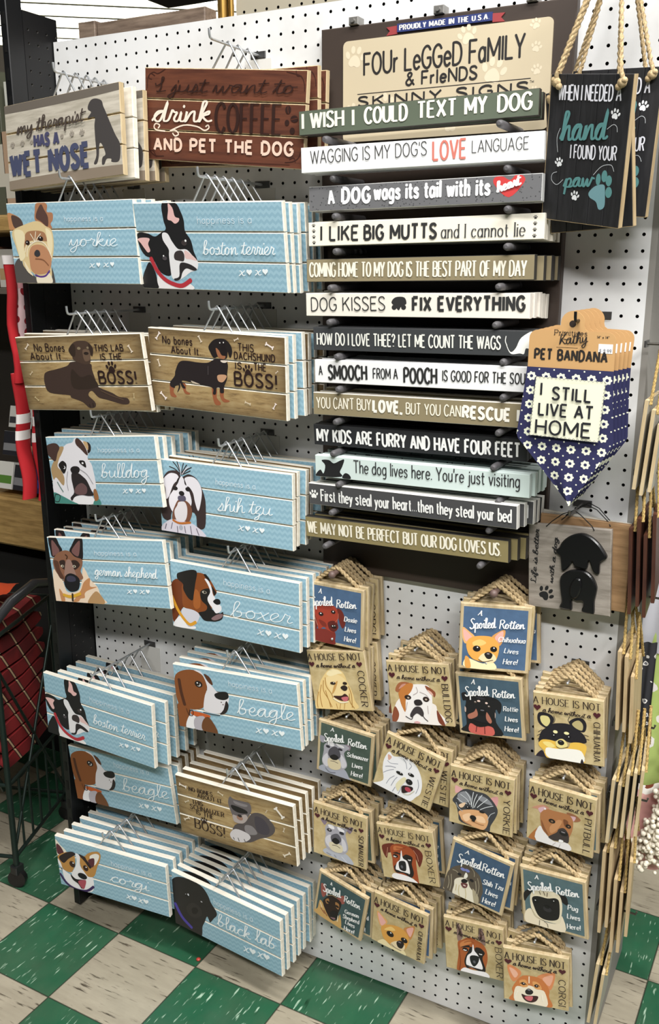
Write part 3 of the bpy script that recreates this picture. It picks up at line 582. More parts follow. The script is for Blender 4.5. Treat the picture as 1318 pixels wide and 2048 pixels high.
 'blacklab': 'k#201e1e -4 459 46 520 130 556 250 571 353 553 412 495 444 425 493 363 502 318 463 264 420 204 403 233 385 249 353 172 325 111 298 -9 143 -18 4 2 -6 208 -12 356;k#2b2827 155 256 242 333 318 307 325 236 241 171 162 184;k#151313 215 259 265 294 289 268 258 217 218 210;s#4a3fa0 35 19 225 87 111 195 42;e#e8e8ee 158 385 8 6;e#e8e8ee 185 394 9 13;e#c8c8ce 336 387 10 6;e#0e0c0c 169 377 21 13;tP#dfeaf0 5 483 431 900 440 59|happiness is a;tR#f4fafc 9 505 222 1130 265 124|black lab;tR#f4fafc 9 785 78 837 84 97|x;tR#f4fafc 9 936 94 988 100 97|x;h#f4fafc 880 117 68 0;h#f4fafc 1028 133 68 0',
 'therapist': 'k#6d655c 0 617 1215 617 1220 564 9 558;k#8a7c6c -4 68 1215 69 1215 0 0 0;k#454140 901 502 935 535 984 538 1036 517 1051 478 1070 442 1113 355 1154 276 1196 206 1189 117 1163 91 1104 98 1103 118 1058 122 1033 89 1009 91 1017 136 1049 157 1018 227 994 230 981 148 959 101 928 104 958 159 955 267 954 359 961 416 890 417 928 453 899 474;w#9a9186 75 323 51 5;w#9a9186 187 323 50 5;w#9a9186 289 322 37 5;w#9a9186 620 324 38 8;w#9a9186 726 328 49 8;w#9a9186 830 324 53 8;tR#4a403a 11 132 396 861 400 95|my therapist;tC#4a4a68 26 323 290 578 282 78|HAS A;tC#484d68 40 46 103 878 97 147|WET NOSE',
 'coffee': 's#3a1a12 7 21 480 31 557 78 586 117 577 183 606;s#3a1a12 7 63 539 37 548 51 577 90 563;s#3a1a12 6 1183 602 1239 593 1296 576 1322 533 1326 489;s#3a1a12 6 1255 610 1263 580 1296 580;s#3a1a12 7 8 131 27 80 87 31 169 30;s#3a1a12 7 26 59 74 61 100 21;s#3a1a12 6 1198 39 1257 47 1302 73 1321 122;s#3a1a12 6 1233 60 1267 71 1281 43;s#4a2418 6 155 8 1235 26;s#f0dcc8 10 227 203 346 245 462 240 527 217 565 234 558 253 539 242;s#f0dcc8 10 180 199 106 204 82 225 100 248 134 237 120 217;s#f0dcc8 10 227 203 273 208 302 184 272 170 250 187;e#2e1610 1207 371 23 26;e#2e1610 1258 316 30 22;e#2e1610 1202 290 18 19;e#2e1610 1246 241 20 21;s#6a3422 3 1205 393 1205 371 1210 348;s#6a3422 3 1232 310 1258 316 1283 321;tR#2e1610 9 107 458 1249 471 92|I just want to;tR#f4e4d4 16 67 260 583 273 130|drink;tS#2e1610 20 626 212 1157 214 186|COFFEE;tC#ecccb8 20 88 70 1256 88 77|AND PET THE DOG',
 'q_doxie': 'k#7a2a22 38 75 100 108 248 116 261 42 243 3 21 20;k#6a241c 27 216 55 263 89 276 109 160 100 108 63 85 30 121;k#6a241c 273 299 307 300 333 263 346 195 323 151 296 197;k#a03a28 78 271 123 306 209 328 265 309 284 254 279 194 286 147 248 106 193 116 162 132 119 107 104 172;k#7a2a1e 118 186 174 173 186 140 149 139;k#5a1c18 198 175 247 200 282 176 280 139 248 109 210 125;e#1a1010 248 152 24 16;e#ffffff 239 156 5 4;e#ffffff 257 161 4 3;e#1c0e0c 139 235 21 16;e#ffffff 137 240 6 5;e#1c0e0c 243 271 19 14;e#ffffff 243 275 5 5;s#c88a78 4 68 248 93 181 111 137;s#b86a58 4 260 190 284 224 287 266;tR#f0f0f0 5 120 402 146 406 38|A;tR#f4f4f4 7 61 291 246 329 69|Spoiled;tR#f4f4f4 7 270 316 439 339 61|Rotten;tI#f0f0f0 6 339 217 442 222 37|Doxie;tI#f0f0f0 6 346 136 436 140 36|Lives;tI#f0f0f0 6 341 55 435 59 39|Here!',
 'q_cocker': 'k#e6c98a 148 313 190 342 240 344 281 323 305 283 313 247 331 200 347 153 357 88 359 12 -1 0 8 53 53 156 87 240;k#edd49c 140 266 220 298 290 267 310 223 314 170 305 104 258 66 210 76 176 100 160 159 138 218;k#f2e2b4 145 295 188 333 245 334 284 306 245 299 180 279;s#a87a38 6 130 265 128 194 163 135 174 88;s#a87a38 6 111 241 97 157 130 86 138 21;s#a87a38 6 86 204 60 120 63 19;s#a87a38 6 51 144 26 65 24 12;s#a87a38 6 116 158 126 98 151 22;s#a87a38 6 323 200 337 129 327 27;s#a87a38 6 320 140 316 75 345 22;s#b88a48 5 193 53 199 11;s#b88a48 5 231 54 218 12;s#b88a48 5 270 61 256 13;k#c89a58 208 220 236 239 198 160 169 135;k#2a1c18 252 190 287 208 312 193 301 168 274 164;k#3a1a18 177 115 248 121 282 139 309 113 300 83 235 81;k#c86a72 246 105 303 115 297 85 266 76;s#f6ecd2 9 175 97 233 66 298 74;e#2a1a14 192 222 24 12;e#ffffff 199 227 4 3;e#2a1a14 296 225 19 12;h#4a1620 32 372 49 0;h#4a1620 445 381 49 0;tS#2a1c1a 6 9 409 468 421 52|A HOUSE IS NOT;tR#2a1c1a 6 69 352 408 358 33|a home without a;tS#2a1c1a 6 421 331 414 45 55|COCKER',
 'q_bulldog': 'k#f0e8e2 -1 3 22 91 60 173 122 198 343 173 374 118 421 11;k#8a4a30 35 127 58 94 61 53 37 6 -1 3 7 60;k#7a3c28 371 124 424 14 395 9 370 44;k#f0ebe8 108 289 180 311 300 318 336 281 341 202 329 132 290 34 242 14 139 23 114 69 97 184;k#c07838 79 247 128 313 199 318 181 259 133 198 117 89 92 137 80 195;k#a0603c 53 256 74 304 112 328 172 323 115 298 81 246;k#c89080 82 270 110 306 145 314 107 283;k#8a4a30 295 310 337 292 372 260 360 224 339 258 312 268;k#e0b0a0 308 279 340 264 354 237 333 246;e#2a1a16 149 208 27 19;e#2a1a16 292 203 25 21;e#b8a898 152 205 9 7;e#b8a898 293 202 9 7;k#3a3436 153 72 196 133 243 137 264 92 250 62 209 85 165 49;k#262022 194 178 214 195 248 195 262 167 238 150 204 150;s#3a3234 7 117 54 163 35 181 97;s#3a3234 7 290 30 259 63 254 121;s#a89a98 4 224 296 232 257 195 231;s#a89a98 4 249 258 298 238 323 200;s#a89a98 4 142 170 124 105;s#a89a98 4 301 153 301 90;k#d8a8a8 179 15 209 24 231 11 195 4;h#4a1620 40 376 51 0;h#4a1620 455 375 49 0;tS#2a1c1a 6 15 412 475 412 50|A HOUSE IS NOT;tR#2a1c1a 5 77 353 418 353 32|a home without a;tS#2a1c1a 6 427 331 433 40 49|BULLDOG',
 'q_chi': 'k#e8b070 22 313 68 284 108 246 69 201 38 194 22 247;k#eab0a6 29 299 75 261 89 233 50 208 30 248;k#d89a5a 224 255 265 294 313 316 312 262 284 195 250 222;k#eab0a6 247 256 298 307 301 256 277 212;k#f4e6b8 47 77 84 79 170 51 239 69 257 13 50 13;k#e0a050 46 94 73 84 89 16 50 14;k#e8a850 51 180 67 227 112 252 185 260 233 252 273 214 279 157 263 87 232 62 169 65 105 79 71 112;k#f2c878 95 205 145 231 189 210 159 186 108 177;k#f0dcb0 140 86 174 129 237 132 264 88 222 60 169 65;k#1e1818 179 124 205 142 236 126 225 93 198 92;e#8a8088 206 128 10 6;e#2a1a12 125 160 27 23;e#0e0a0a 125 160 20 18;e#ffffff 130 170 5 5;e#2a1a12 242 166 24 21;e#0e0a0a 242 166 18 16;e#ffffff 244 175 5 5;s#3a2418 4 141 82 174 65 220 77 241 84;s#a87838 3 71 113 105 79 169 63;tR#f0f0f0 5 123 409 150 410 37|A;tR#f4f4f4 7 71 307 247 332 71|Spoiled;tR#f4f4f4 7 271 325 441 340 63|Rotten;tI#f0f0f0 5 271 228 452 232 35|Chihuahua;tI#f0f0f0 5 315 148 408 147 35|Lives;tI#f0f0f0 5 311 64 406 67 38|Here!',
 'q_rottie': 'k#17161a 36 322 71 334 77 303 130 315 185 322 260 318 301 305 329 275 327 229 308 191 292 222 282 206 282 120 317 17 24 22 56 77 56 149 55 208 66 267 43 268;k#34323a 140 304 184 309 215 296 172 291;k#b0705c 73 157 121 186 139 212 147 160 105 130 77 126;k#b0705c 213 192 230 177 250 127 235 107 210 138;k#d0645a 84 88 135 79 190 87 256 75 248 12 84 16;s#6a2a28 7 135 79 125 27;s#6a2a28 7 193 84 191 19;e#0e0e10 184 191 30 27;e#6a6870 185 206 15 5;e#e8ccc0 163 277 12 8;e#e8ccc0 220 267 10 8;e#5a4a40 137 266 11 9;e#ffffff 136 268 3 3;e#5a4a40 236 243 11 8;e#ffffff 236 245 3 3;k#0e0c0e 83 128 148 108 224 105 236 95 156 70 102 93;k#c8b0a4 54 222 64 209 60 179 52 184;k#c8b0a4 278 200 283 184 276 154;tR#f0f0f0 5 119 406 145 409 37|A;tR#f4f4f4 7 66 308 245 336 70|Spoiled;tR#f4f4f4 7 268 321 432 337 61|Rotten;tI#f0f0f0 5 343 224 446 230 36|Rottie;tI#f0f0f0 6 351 146 439 150 35|Lives;tI#f0f0f0 6 343 67 440 70 37|Here!',
 'q_longchi': 'k#1c1820 41 341 107 341 146 303 105 230 50 246 28 289;k#dace8c 52 315 102 319 117 282 91 242 55 269;k#1c1820 246 297 290 337 339 340 365 300 350 241 290 250;k#b8aa78 268 292 310 323 340 296 335 251 290 263;s#1c1820 4 142 329 151 304 141 275;s#1c1820 4 251 341 241 312 255 293;k#1c1820 90 233 141 272 241 285 300 251 346 221 364 164 290 151 240 148 190 165 150 141 89 142 35 113 52 194;s#1c1820 4 60 212 34 191;s#1c1820 4 54 183 26 162;s#1c1820 4 51 155 28 134;s#1c1820 4 349 221 378 216;s#1c1820 4 349 194 383 189;k#e8bc50 35 108 69 140 150 138 170 97 240 107 260 146 329 157 366 134 350 57 334 2 92 4 73 52 42 81;k#f4f1e8 86 77 164 84 250 99 332 92 335 4 113 2;k#f2dc88 63 118 114 127 149 99 104 86;k#241c28 56 56 82 15 91 -2 13 -1;k#241c28 334 37 347 0 324 2;e#f0e8b0 153 212 16 12;e#f0e8b0 230 214 18 11;e#0e0a10 141 181 13 11;e#ffffff 142 186 4 3;e#0e0a10 245 187 14 11;e#ffffff 245 190 4 3;k#e8d890 154 128 170 154 200 167 226 151 236 120 210 98 170 96;e#141214 191 137 23 20;e#6a6870 188 146 9 4;s#3a2a18 4 160 101 190 92 240 112;h#4a1620 29 376 51 0;h#4a1620 435 378 50 0;tS#2a1c1a 5 5 411 458 419 50|A HOUSE IS NOT;tR#2a1c1a 5 66 353 395 356 33|a home without a;tS#2a1c1a 5 414 329 416 38 42|CHIHUAHUA',
 'q_schnblue': 'k#a6aab8 35 7 58 67 159 55 245 86 292 21 295 4;k#9a98a4 18 333 63 330 60 279 26 280;k#8a7a86 243 321 289 321 276 272;k#a8a6b0 61 259 107 310 162 299 230 317 279 299 235 237 265 153 261 107 213 65 131 48 75 59 47 100 58 199;k#e8e6ea 103 297 134 307 147 277 115 266;k#e8e6ea 161 305 221 302 232 283 184 284;k#d0ced6 50 125 91 187 102 71 69 71;k#d0ced6 205 209 238 191 264 129 222 96;k#4a4850 106 228 147 271 185 261 208 198 175 157 126 157 100 178;k#d8caa8 103 144 197 159 213 86 159 52 108 66;k#141214 113 165 151 197 191 185 175 152 137 144;e#2a2832 94 253 19 12;e#2a2832 202 262 20 11;s#6a6058 5 122 126 155 132 188 126;s#5a5a68 5 81 45 122 17 171 29;tR#f0f0f0 5 111 403 140 412 32|A;tR#f4f4f4 7 62 297 234 346 67|Spoiled;tR#f4f4f4 7 264 328 427 351 61|Rotten;tI#f0f0f0 6 266 224 444 238 38|Schnauzer;tI#f0f0f0 6 314 138 401 150 38|Lives;tI#f0f0f0 6 309 58 404 66 41|Here!',
 'q_westie': 'k#f0eff2 46 164 36 253 59 337 103 317 176 351 259 347 324 296 371 211 382 117 358 67 317 0 234 1 139 -4 2 -6 73 69;k#d8a898 56 311 90 302 72 263;s#9a9ca8 5 65 256 97 247 151 270;s#9a9ca8 5 60 138 92 176 132 206;s#9a9ca8 5 106 55 121 112 151 156;s#9a9ca8 5 181 334 210 310 228 267;s#9a9ca8 5 236 325 257 310 245 270;s#9a9ca8 5 147 59 160 121 175 157;s#9a9ca8 5 333 222 354 167 349 98;s#9a9ca8 5 218 19 227 72 224 104;s#9a9ca8 5 62 200 103 223 143 232;s#9a9ca8 5 170 17 181 65;k#e4dcb8 180 92 221 183 248 172 222 90 211 42;e#141214 184 201 30 14;e#e8e4e4 191 209 5 5;e#141214 273 235 26 14;e#e8e4e4 262 239 5 5;k#2a1618 230 100 260 125 310 138 317 112 286 74 246 46;e#b04050 282 99 26 20;e#141214 275 168 28 25;e#5a5860 268 174 8 5;s#c8c0a0 5 259 43 301 62 333 115;h#4a1620 42 378 51 0;h#4a1620 446 372 48 0;tS#2a1c1a 6 20 410 464 411 56|A HOUSE IS NOT;tR#2a1c1a 5 77 352 411 353 38|a home without a;tS#2a1c1a 6 416 313 417 27 44|WESTIE',
 'q_yorkie': 'k#e0a8a8 47 329 105 303 58 268 44 270;k#d89a9a 306 283 367 316 360 230 324 235;k#3c3d42 26 206 107 312 200 318 277 315 333 269 370 204 357 137 322 57 315 6 273 7 97 25 73 89 55 160;k#8a8c92 64 257 124 298 169 255 148 212 82 193;k#8a8c92 234 291 289 281 330 237 280 236 224 257;k#dca878 78 116 167 154 239 161 295 139 301 70 270 8 194 12 114 33 90 68;k#f0c8a0 107 86 162 121 169 78 131 41;k#f0c8a0 207 108 263 117 282 71 220 66;s#d8dce0 5 184 308 175 244 172 180;s#d8dce0 5 212 297 192 236 183 171;s#d8dce0 5 250 301 214 236 194 180;s#d8dce0 5 124 298 158 252 171 193;s#d8dce0 5 86 263 137 233 160 196;s#d8dce0 5 59 224 104 199 138 196;s#d8dce0 5 289 275 248 226 216 186;s#d8dce0 5 335 232 282 205 239 174;s#b8bcc0 5 349 180 317 152 297 101;s#b8bcc0 5 54 185 72 146 106 124;s#8a5a38 4 175 60 243 47 271 49;s#8a5a38 4 102 46 131 34 176 21;k#e8c8a8 77 173 126 205 111 163 88 151;e#141014 147 167 20 11;e#e8e4e4 143 171 4 3;e#141014 253 158 21 8;e#171416 188 91 25 21;e#171416 192 68 13 10;h#4a1620 39 371 51 0;h#4a1620 440 370 50 0;tS#2a1c1a 6 16 402 454 408 53|A HOUSE IS NOT;tR#2a1c1a 5 76 347 404 349 34|a home without a;tS#2a1c1a 6 413 312 418 23 47|YORKIE',
 'q_pitbull': 'k#b0703e 17 2 47 69 93 126 104 64 78 3;k#c89078 32 273 104 321 158 308 102 245 73 273;k#d8b0b8 78 283 127 310 96 251;e#f4eef0 127 294 8 9;k#a06a4a 280 317 345 317 382 287 346 261 316 271;k#d8b0b8 301 295 346 301 333 261 313 273;k#ece8e8 95 140 149 81 207 46 302 66 317 4 78 3;k#b0764a 95 239 139 295 194 300 259 305 303 301 330 260 329 182 310 112 306 71 261 74 207 53 166 72 113 124;k#c89062 168 154 219 232 253 231 224 155 181 106;k#7a4a2c 262 254 295 247 293 195 270 206;k#8a5634 104 196 135 135 166 80 119 122;k#3c3434 163 69 219 127 234 163 272 181 305 140 307 69 262 69 207 53;e#181618 270 137 31 21;e#8a868c 266 146 16 5;e#1c1412 182 211 24 18;e#8a6a50 182 209 9 8;e#1c1412 300 209 19 17;e#8a6a50 302 208 7 6;k#f4f2f2 244 77 272 75 262 57 240 55;s#b8b0b0 4 218 40 197 12;s#b8b0b0 4 252 40 243 9;h#4a1620 40 371 52 0;h#4a1620 439 367 50 0;tS#2a1c1a 6 16 398 457 404 56|A HOUSE IS NOT;tR#2a1c1a 5 76 348 401 347 36|a home without a;tS#2a1c1a 6 412 319 413 27 46|PITBULL',
 'q_schnauzer': 'k#b4b8c4 105 32 130 88 227 70 310 87 366 6;k#8a7a8a 68 350 125 342 104 300;k#8a7a8a 301 334 365 359 336 291;k#a8a6b0 110 274 140 323 207 321 310 328 297 268 323 148 288 82 215 69 136 79 107 140 117 220;k#eceaee 140 315 183 323 195 290 153 288;k#eceaee 224 324 278 311 284 289 237 291;k#d0ced6 117 188 165 224 161 102 117 138;k#d0ced6 261 225 297 200 309 131 274 112;k#5a5860 165 217 225 256 261 207 226 160 178 159;k#d8ceb0 156 157 262 157 270 96 215 75 159 94;k#141214 175 183 208 213 244 191 223 155 190 157;e#2a2832 150 268 23 15;e#b8b0a8 153 271 8 6;e#2a2832 263 274 22 14;s#6a6058 5 178 134 215 140 250 128;s#6a6a78 4 124 45 167 35;s#6a6a78 4 197 46 216 28;s#e8e8f0 4 263 52 311 13;h#4a1620 40 368 49 0;h#4a1620 437 357 45 0;tS#2a1c1a 6 16 398 452 393 53|A HOUSE IS NOT;tR#2a1c1a 6 80 352 399 339 32|a home without a;tS#2a1c1a 6 419 310 421 30 41|SCHNAUZER',
 'q_boxer': 'k#6a2a1c 32 298 135 326 95 244 72 233 54 182 28 230;k#6a2a1c 258 324 333 320 374 263 335 154 314 208 294 259;k#a04a24 96 285 151 328 220 332 265 319 307 272 307 179 307 96 307 -7 267 37 252 41 122 63 100 112 103 190;k#c07040 132 305 185 310 215 299 171 280 127 266;k#1e1818 106 235 157 255 173 209 132 146 108 113 122 66 186 70 247 41 276 87 268 166 281 229 230 247 195 224 188 250;k#f4f0f0 99 54 185 55 257 36 292 -2 92 7;k#f4f0f0 187 267 194 269 197 208 233 182 242 81 208 74 141 89 120 99 139 158 170 192;k#1a1a1c 155 161 185 182 216 173 208 96 158 100;e#5a5a60 178 127 11 15;s#1a1818 6 123 77 177 79 229 73;e#1a1212 134 217 22 16;e#e4e0dc 129 212 13 7;e#1a1212 133 220 7 7;e#1a1212 251 209 22 16;e#e4e0dc 253 203 13 7;e#1a1212 251 211 7 7;s#c89078 4 76 284 65 238 54 203;s#c89078 4 299 298 325 253 330 205;s#8a3c1c 4 151 293 194 295 238 314;h#4a1620 38 373 48 0;h#4a1620 434 364 47 0;tS#2a1c1a 5 13 410 448 400 50|A HOUSE IS NOT;tR#2a1c1a 5 73 352 398 348 32|a home without a;tS#2a1c1a 5 400 314 407 38 50|BOXER',
 'q_shihtzu': 'k#5a5044 9 143 40 231 101 289 166 324 218 293 262 261 303 157 302 96 277 6 25 -4;k#e8e0cc 80 139 126 181 173 184 202 129 247 90 269 16 236 2 92 -10 82 83;k#b0a488 225 127 282 74 290 2 260 3;k#f0ece0 150 242 169 224 165 197 143 190;s#a09680 6 48 215 78 217 106 196;s#a09680 5 167 315 209 281 219 238;s#a09680 6 24 144 40 88 38 29;s#a09680 5 246 238 269 174 273 90;s#a09680 6 44 170 58 91 58 18;s#a09680 6 235 204 252 143 259 75;s#c8b888 5 122 105 124 56 139 6;s#c8b888 5 171 97 186 48 188 5;s#c8b888 5 99 99 103 43;e#7a82c0 124 260 20 14;e#7a82c0 158 266 20 14;e#17141a 107 203 16 12;e#17141a 206 197 17 12;k#1a1416 129 158 150 182 179 180 167 151 140 139;k#6a3a3a 131 130 179 150 180 113 153 99;e#e0c8c0 161 123 12 6;tR#f0f0f0 5 115 408 146 418 32|A;tR#f4f4f4 7 68 310 256 339 75|Spoiled;tR#f4f4f4 7 264 329 435 356 68|Rotten;tI#f0f0f0 6 294 216 445 235 44|Shih Tzu;tI#f0f0f0 6 328 140 419 147 45|Lives;tI#f0f0f0 6 319 52 416 63 46|Here!',
 'q_pug': 'k#1a1618 20 266 67 311 81 293 45 232 20 192;k#1a1618 276 327 336 327 349 258 310 265;k#f0e2c8 19 89 63 139 109 76 193 55 277 76 300 148 316 12 130 4 22 8;k#e8dcc0 69 261 109 309 177 342 243 338 290 318 306 240 295 139 277 74 193 61 109 75 69 148;k#161416 80 236 125 266 197 268 258 288 285 261 279 134 242 90 170 73 122 93 94 156;e#0a0a0c 107 220 22 21;e#e8e8ec 105 224 5 4;e#0a0a0c 243 256 19 18;e#e8e8ec 244 261 4 4;s#6a5a48 6 139 311 147 286;s#6a5a48 6 170 321 180 289;s#6a5a48 6 200 317 195 284;s#f4ecd8 5 87 126 133 77 187 67;s#2a2220 4 129 55 125 11;s#2a2220 4 163 56 186 42 191 12;s#b8a888 5 75 136 103 81 163 66;e#2c2a2e 193 175 32 26;e#0c0b0d 192 192 19 13;tR#f0f0f0 6 113 413 140 421 32|A;tR#f4f4f4 8 57 303 243 355 66|Spoiled;tR#f4f4f4 8 266 331 433 362 63|Rotten;tI#f0f0f0 6 348 226 419 231 40|Pug;tI#f0f0f0 6 341 148 432 157 39|Lives;tI#f0f0f0 6 337 59 433 74 39|Here!',
 'q_shepherd': 'k#a05a50 38 365 81 357 98 284 72 226 46 276;k#a05a50 198 297 258 372 277 299 241 270;k#d0a868 49 177 95 145 156 64 198 36 242 85 255 154 282 6 192 -18 14 22 38 74;k#2a1a14 77 180 112 259 151 302 200 301 247 285 249 222 236 154 237 88 191 40 158 49 112 106;k#a87848 99 213 126 247 138 206 116 182;k#a87848 194 254 231 252 233 196 207 205;s#8a4a34 9 68 96 111 61;s#8a4a34 9 101 90 138 51;s#f0e0c0 8 55 153 79 111;s#f0e0c0 8 239 128 239 60;e#141010 128 209 17 11;e#141010 217 220 17 12;k#171214 162 114 207 162 235 139 229 90 183 55;k#8a6a70 169 61 217 84 208 59;s#c8a070 5 116 276 156 305 199 307;tR#f0f0f0 6 127 409 142 413 31|A;tR#f4f4f4 8 69 300 242 351 75|Spoiled;tR#f4f4f4 7 270 323 427 350 66|Rotten;tI#f0f0f0 6 298 208 426 244 38|German;tI#f0f0f0 6 290 147 439 182 40|Shepherd;tI#f0f0f0 6 318 99 405 111 42|Lives;tI#f0f0f0 7 316 26 410 44 42|Here!',
 'q_redchi': 'k#e0a868 38 318 93 289 137 252 93 178 57 215;k#eab0a6 46 305 106 263 121 236 80 192;k#c8884a 282 260 328 305 375 335 373 266 349 184 317 213;k#eab0a6 308 269 365 315 357 243 341 209;k#f0e0b0 82 39 124 62 181 32 265 31 301 44 305 -4 75 0;k#dca04c 85 174 133 225 215 254 274 252 324 214 336 147 306 58 253 35 180 42 118 69 92 120;k#f0c878 112 165 169 223 212 206 160 177;k#ecd8b0 177 49 236 111 303 101 295 42 241 28;k#1e1818 230 94 259 128 297 118 282 58 246 53;e#8a8088 257 108 13 6;e#2a1a12 169 147 33 28;e#0e0a0a 171 148 25 22;e#ffffff 174 161 6 6;e#2a1a12 296 151 30 25;e#0e0a0a 297 151 23 20;e#ffffff 298 163 5 5;s#3a2418 4 185 55 223 35 277 33;h#4a1620 35 372 51 0;h#4a1620 434 369 48 0;tS#2a1c1a 6 11 397 452 404 58|A HOUSE IS NOT;tR#2a1c1a 6 71 345 397 348 34|a home without a;tS#2a1c1a 6 416 313 416 26 34|CHIHUAHUA',
 'q_cropboxer': 'k#8a7068 113 457 139 409 150 332 111 284 103 355;k#5a3c34 117 427 140 375 143 330 124 348;k#8a7068 292 458 320 410 329 306 298 317 275 365;k#5a3c34 292 436 305 372 290 346;k#a85a2c 107 272 147 308 203 346 260 333 309 306 336 256 341 177 322 86 306 51 150 40 144 5 89 -2 109 169;k#c8804a 130 275 192 320 220 299 170 262 128 234;k#1e1818 127 230 200 270 190 215 167 162 153 98 171 46 212 58 291 40 322 68 300 171 321 229 287 266 248 261 238 229 229 261;k#f6f2f4 151 44 221 39 325 47 338 -3 130 -8;k#f6f2f4 226 279 233 279 239 229 267 190 299 91 281 62 192 64 167 90 180 165 217 211;k#1a1a1c 199 159 226 183 272 180 265 124 232 77 207 101;e#5a5a60 234 122 11 14;s#1a1818 7 172 73 232 64 291 62;e#1a1212 166 221 23 18;e#e4e0dc 163 215 14 7;e#1a1212 165 225 7 8;e#1a1212 288 216 22 18;e#e4e0dc 288 211 13 6;e#1a1212 288 220 7 7;s#7a3c1c 5 117 207 122 89 108 11;s#8a4420 4 161 289 201 311 240 304;h#4a1620 39 378 53 0;h#4a1620 436 360 50 0;tS#2a1c1a 5 16 408 456 395 55|A HOUSE IS NOT;tR#2a1c1a 5 79 351 400 342 34|a home without a;tS#2a1c1a 5 405 312 409 36 50|BOXER',
 'q_corgi': 'k#d88a5a 31 329 88 326 136 278 87 188 53 213;k#eab49a 45 309 88 297 110 259 82 224;k#d88a5a 249 266 318 321 384 329 355 175 308 208;k#e8ac90 291 265 368 311 342 205;k#c87840 66 125 127 241 195 268 285 256 339 175 340 102 359 8 184 0 45 6 71 74;k#f2e6d0 92 138 156 153 195 177 264 157 309 139 325 9 196 3 84 5;k#e0a060 121 204 167 222 184 167 138 149;k#e0a060 218 219 263 215 286 162 235 158;s#f2e6d0 8 193 260 192 198;k#1a1618 163 117 190 147 223 125 207 93 173 89;e#8a8890 191 134 12 6;k#3a1a1a 135 82 167 75 196 80 258 89 243 39 196 16 155 33;k#d06a70 160 62 218 78 208 34 173 35;s#2a1814 5 127 180 150 196 173 179;s#2a1814 5 230 185 249 201 269 187;e#2a1814 150 183 15 12;e#ffffff 153 188 4 4;e#2a1814 246 184 15 12;e#ffffff 248 188 3 4;s#f8f2e6 5 109 105 91 56 91 19;s#f8f2e6 5 287 111 293 53;h#4a1620 38 366 55 0;h#4a1620 435 362 53 0;tS#2a1c1a 6 14 395 456 398 61|A HOUSE IS NOT;tR#2a1c1a 6 74 344 395 344 38|a home without a;tS#2a1c1a 6 410 289 412 45 49|CORGI',
 'k1': 'tN#e8e4d4 16 29 40 323 39 92|I WISH;tN#e8e4d4 16 393 36 415 36 92|I;tN#e8e4d4 16 479 39 763 39 92|COULD;tN#e8e4d4 16 837 43 1084 42 92|TEXT;tN#e8e4d4 16 1148 40 1276 41 92|MY;tN#e8e4d4 16 1353 39 1550 39 91|DOG',
 'k2': "tC#3a3a3a 6 74 56 887 65 79|WAGGING IS MY DOG'S;tC#d0786a 14 931 33 1142 35 107|LOVE;tC#3a3a3a 5 1182 61 1529 62 69|LANGUAGE",
 'k3': 'k#c83c3c 1395 29 1304 102 1300 145 1352 150 1400 128 1439 157 1485 144 1485 107;tC#f2f2f2 17 154 41 193 43 85|A;tC#f2f2f2 23 257 48 455 44 87|DOG;tP#f2f2f2 18 493 57 1271 52 91|wags its tail with its;tR#f2f2f2 11 1322 59 1467 99 58|heart',
 'k4': 'w#2a2a2a 40 132 27 0;w#2a2a2a 41 95 27 0;w#2a2a2a 41 58 27 0;w#2a2a2a 42 21 27 0;w#2a2a2a 1552 128 25 0;w#2a2a2a 1551 92 25 0;w#2a2a2a 1550 56 25 0;w#2a2a2a 1549 20 25 0;tC#2a2a2a 15 96 37 371 32 89|I LIKE;tC#2a2a2a 17 418 34 916 29 85|BIG MUTTS;tS#3a3a3a 7 953 26 1488 22 80|and I cannot lie',
 'k5': 'tN#f0ead8 10 27 36 1544 24 92|COMING HOME TO MY DOG IS THE BEST PART OF MY DAY',
 'k6': 'k#2a2a2a 651 95 680 128 743 128 759 87 724 71 704 44 680 67;e#2a2a2a 671 63 18 17;e#2a2a2a 739 64 18 17;tC#2e2e2e 8 45 35 605 44 88|DOG KISSES;tC#2e2e2e 19 808 45 1553 52 83|FIX EVERYTHING',
 'k7': 'k#f0f0ea 1584 157 1496 117 1460 49 1424 27 1389 100 1406 48 1433 13 1487 18 1514 15 1528 51 1584 44;s#f0f0ea 5 1396 122 1392 92 1403 65;tC#e8e8e0 10 33 38 1361 41 79|HOW DO I LOVE THEE? LET ME COUNT THE WAGS',
 'k8': 'tC#2a2a2a 8 37 54 62 55 63|A;tC#2a2a2a 16 115 29 408 35 93|SMOOCH;tC#2a2a2a 8 460 46 641 50 67|FROM A;tC#2a2a2a 15 691 28 923 32 96|POOCH;tC#2a2a2a 8 966 52 1546 53 66|IS GOOD FOR THE SOUL',
 'k9': "tC#f0ead8 8 29 48 457 53 76|YOU CAN'T BUY;tC#f4f0e4 20 478 49 688 48 75|LOVE,;tC#f0ead8 8 725 46 1113 49 73|BUT YOU CAN;tC#f4f0e4 19 1132 46 1563 43 72|RESCUE IT",
 'k10': 'tC#f2f2f0 15 29 29 1529 31 89|MY KIDS ARE FURRY AND HAVE FOUR FEET',
 'k11': "k#1c1c1e 10 -5 7 20 42 53 66 26 82 87 54 123 113 129 152 108 203 132 237 142 221 91 200 49 209 14;k#1c1c1e 219 7 240 43 274 36 285 6;tP#2e2e30 8 314 56 1514 66 87|The dog lives here. You're just visiting",
 'k12': 'w#f2f2f0 41 73 73 0;tQ#f2f2f0 11 105 37 1549 47 81|First they steal your heart...then they steal your bed',
 'k13': 'tN#f2ecda 11 22 35 1517 47 86|WE MAY NOT BE PERFECT BUT OUR DOG LOVES US.',
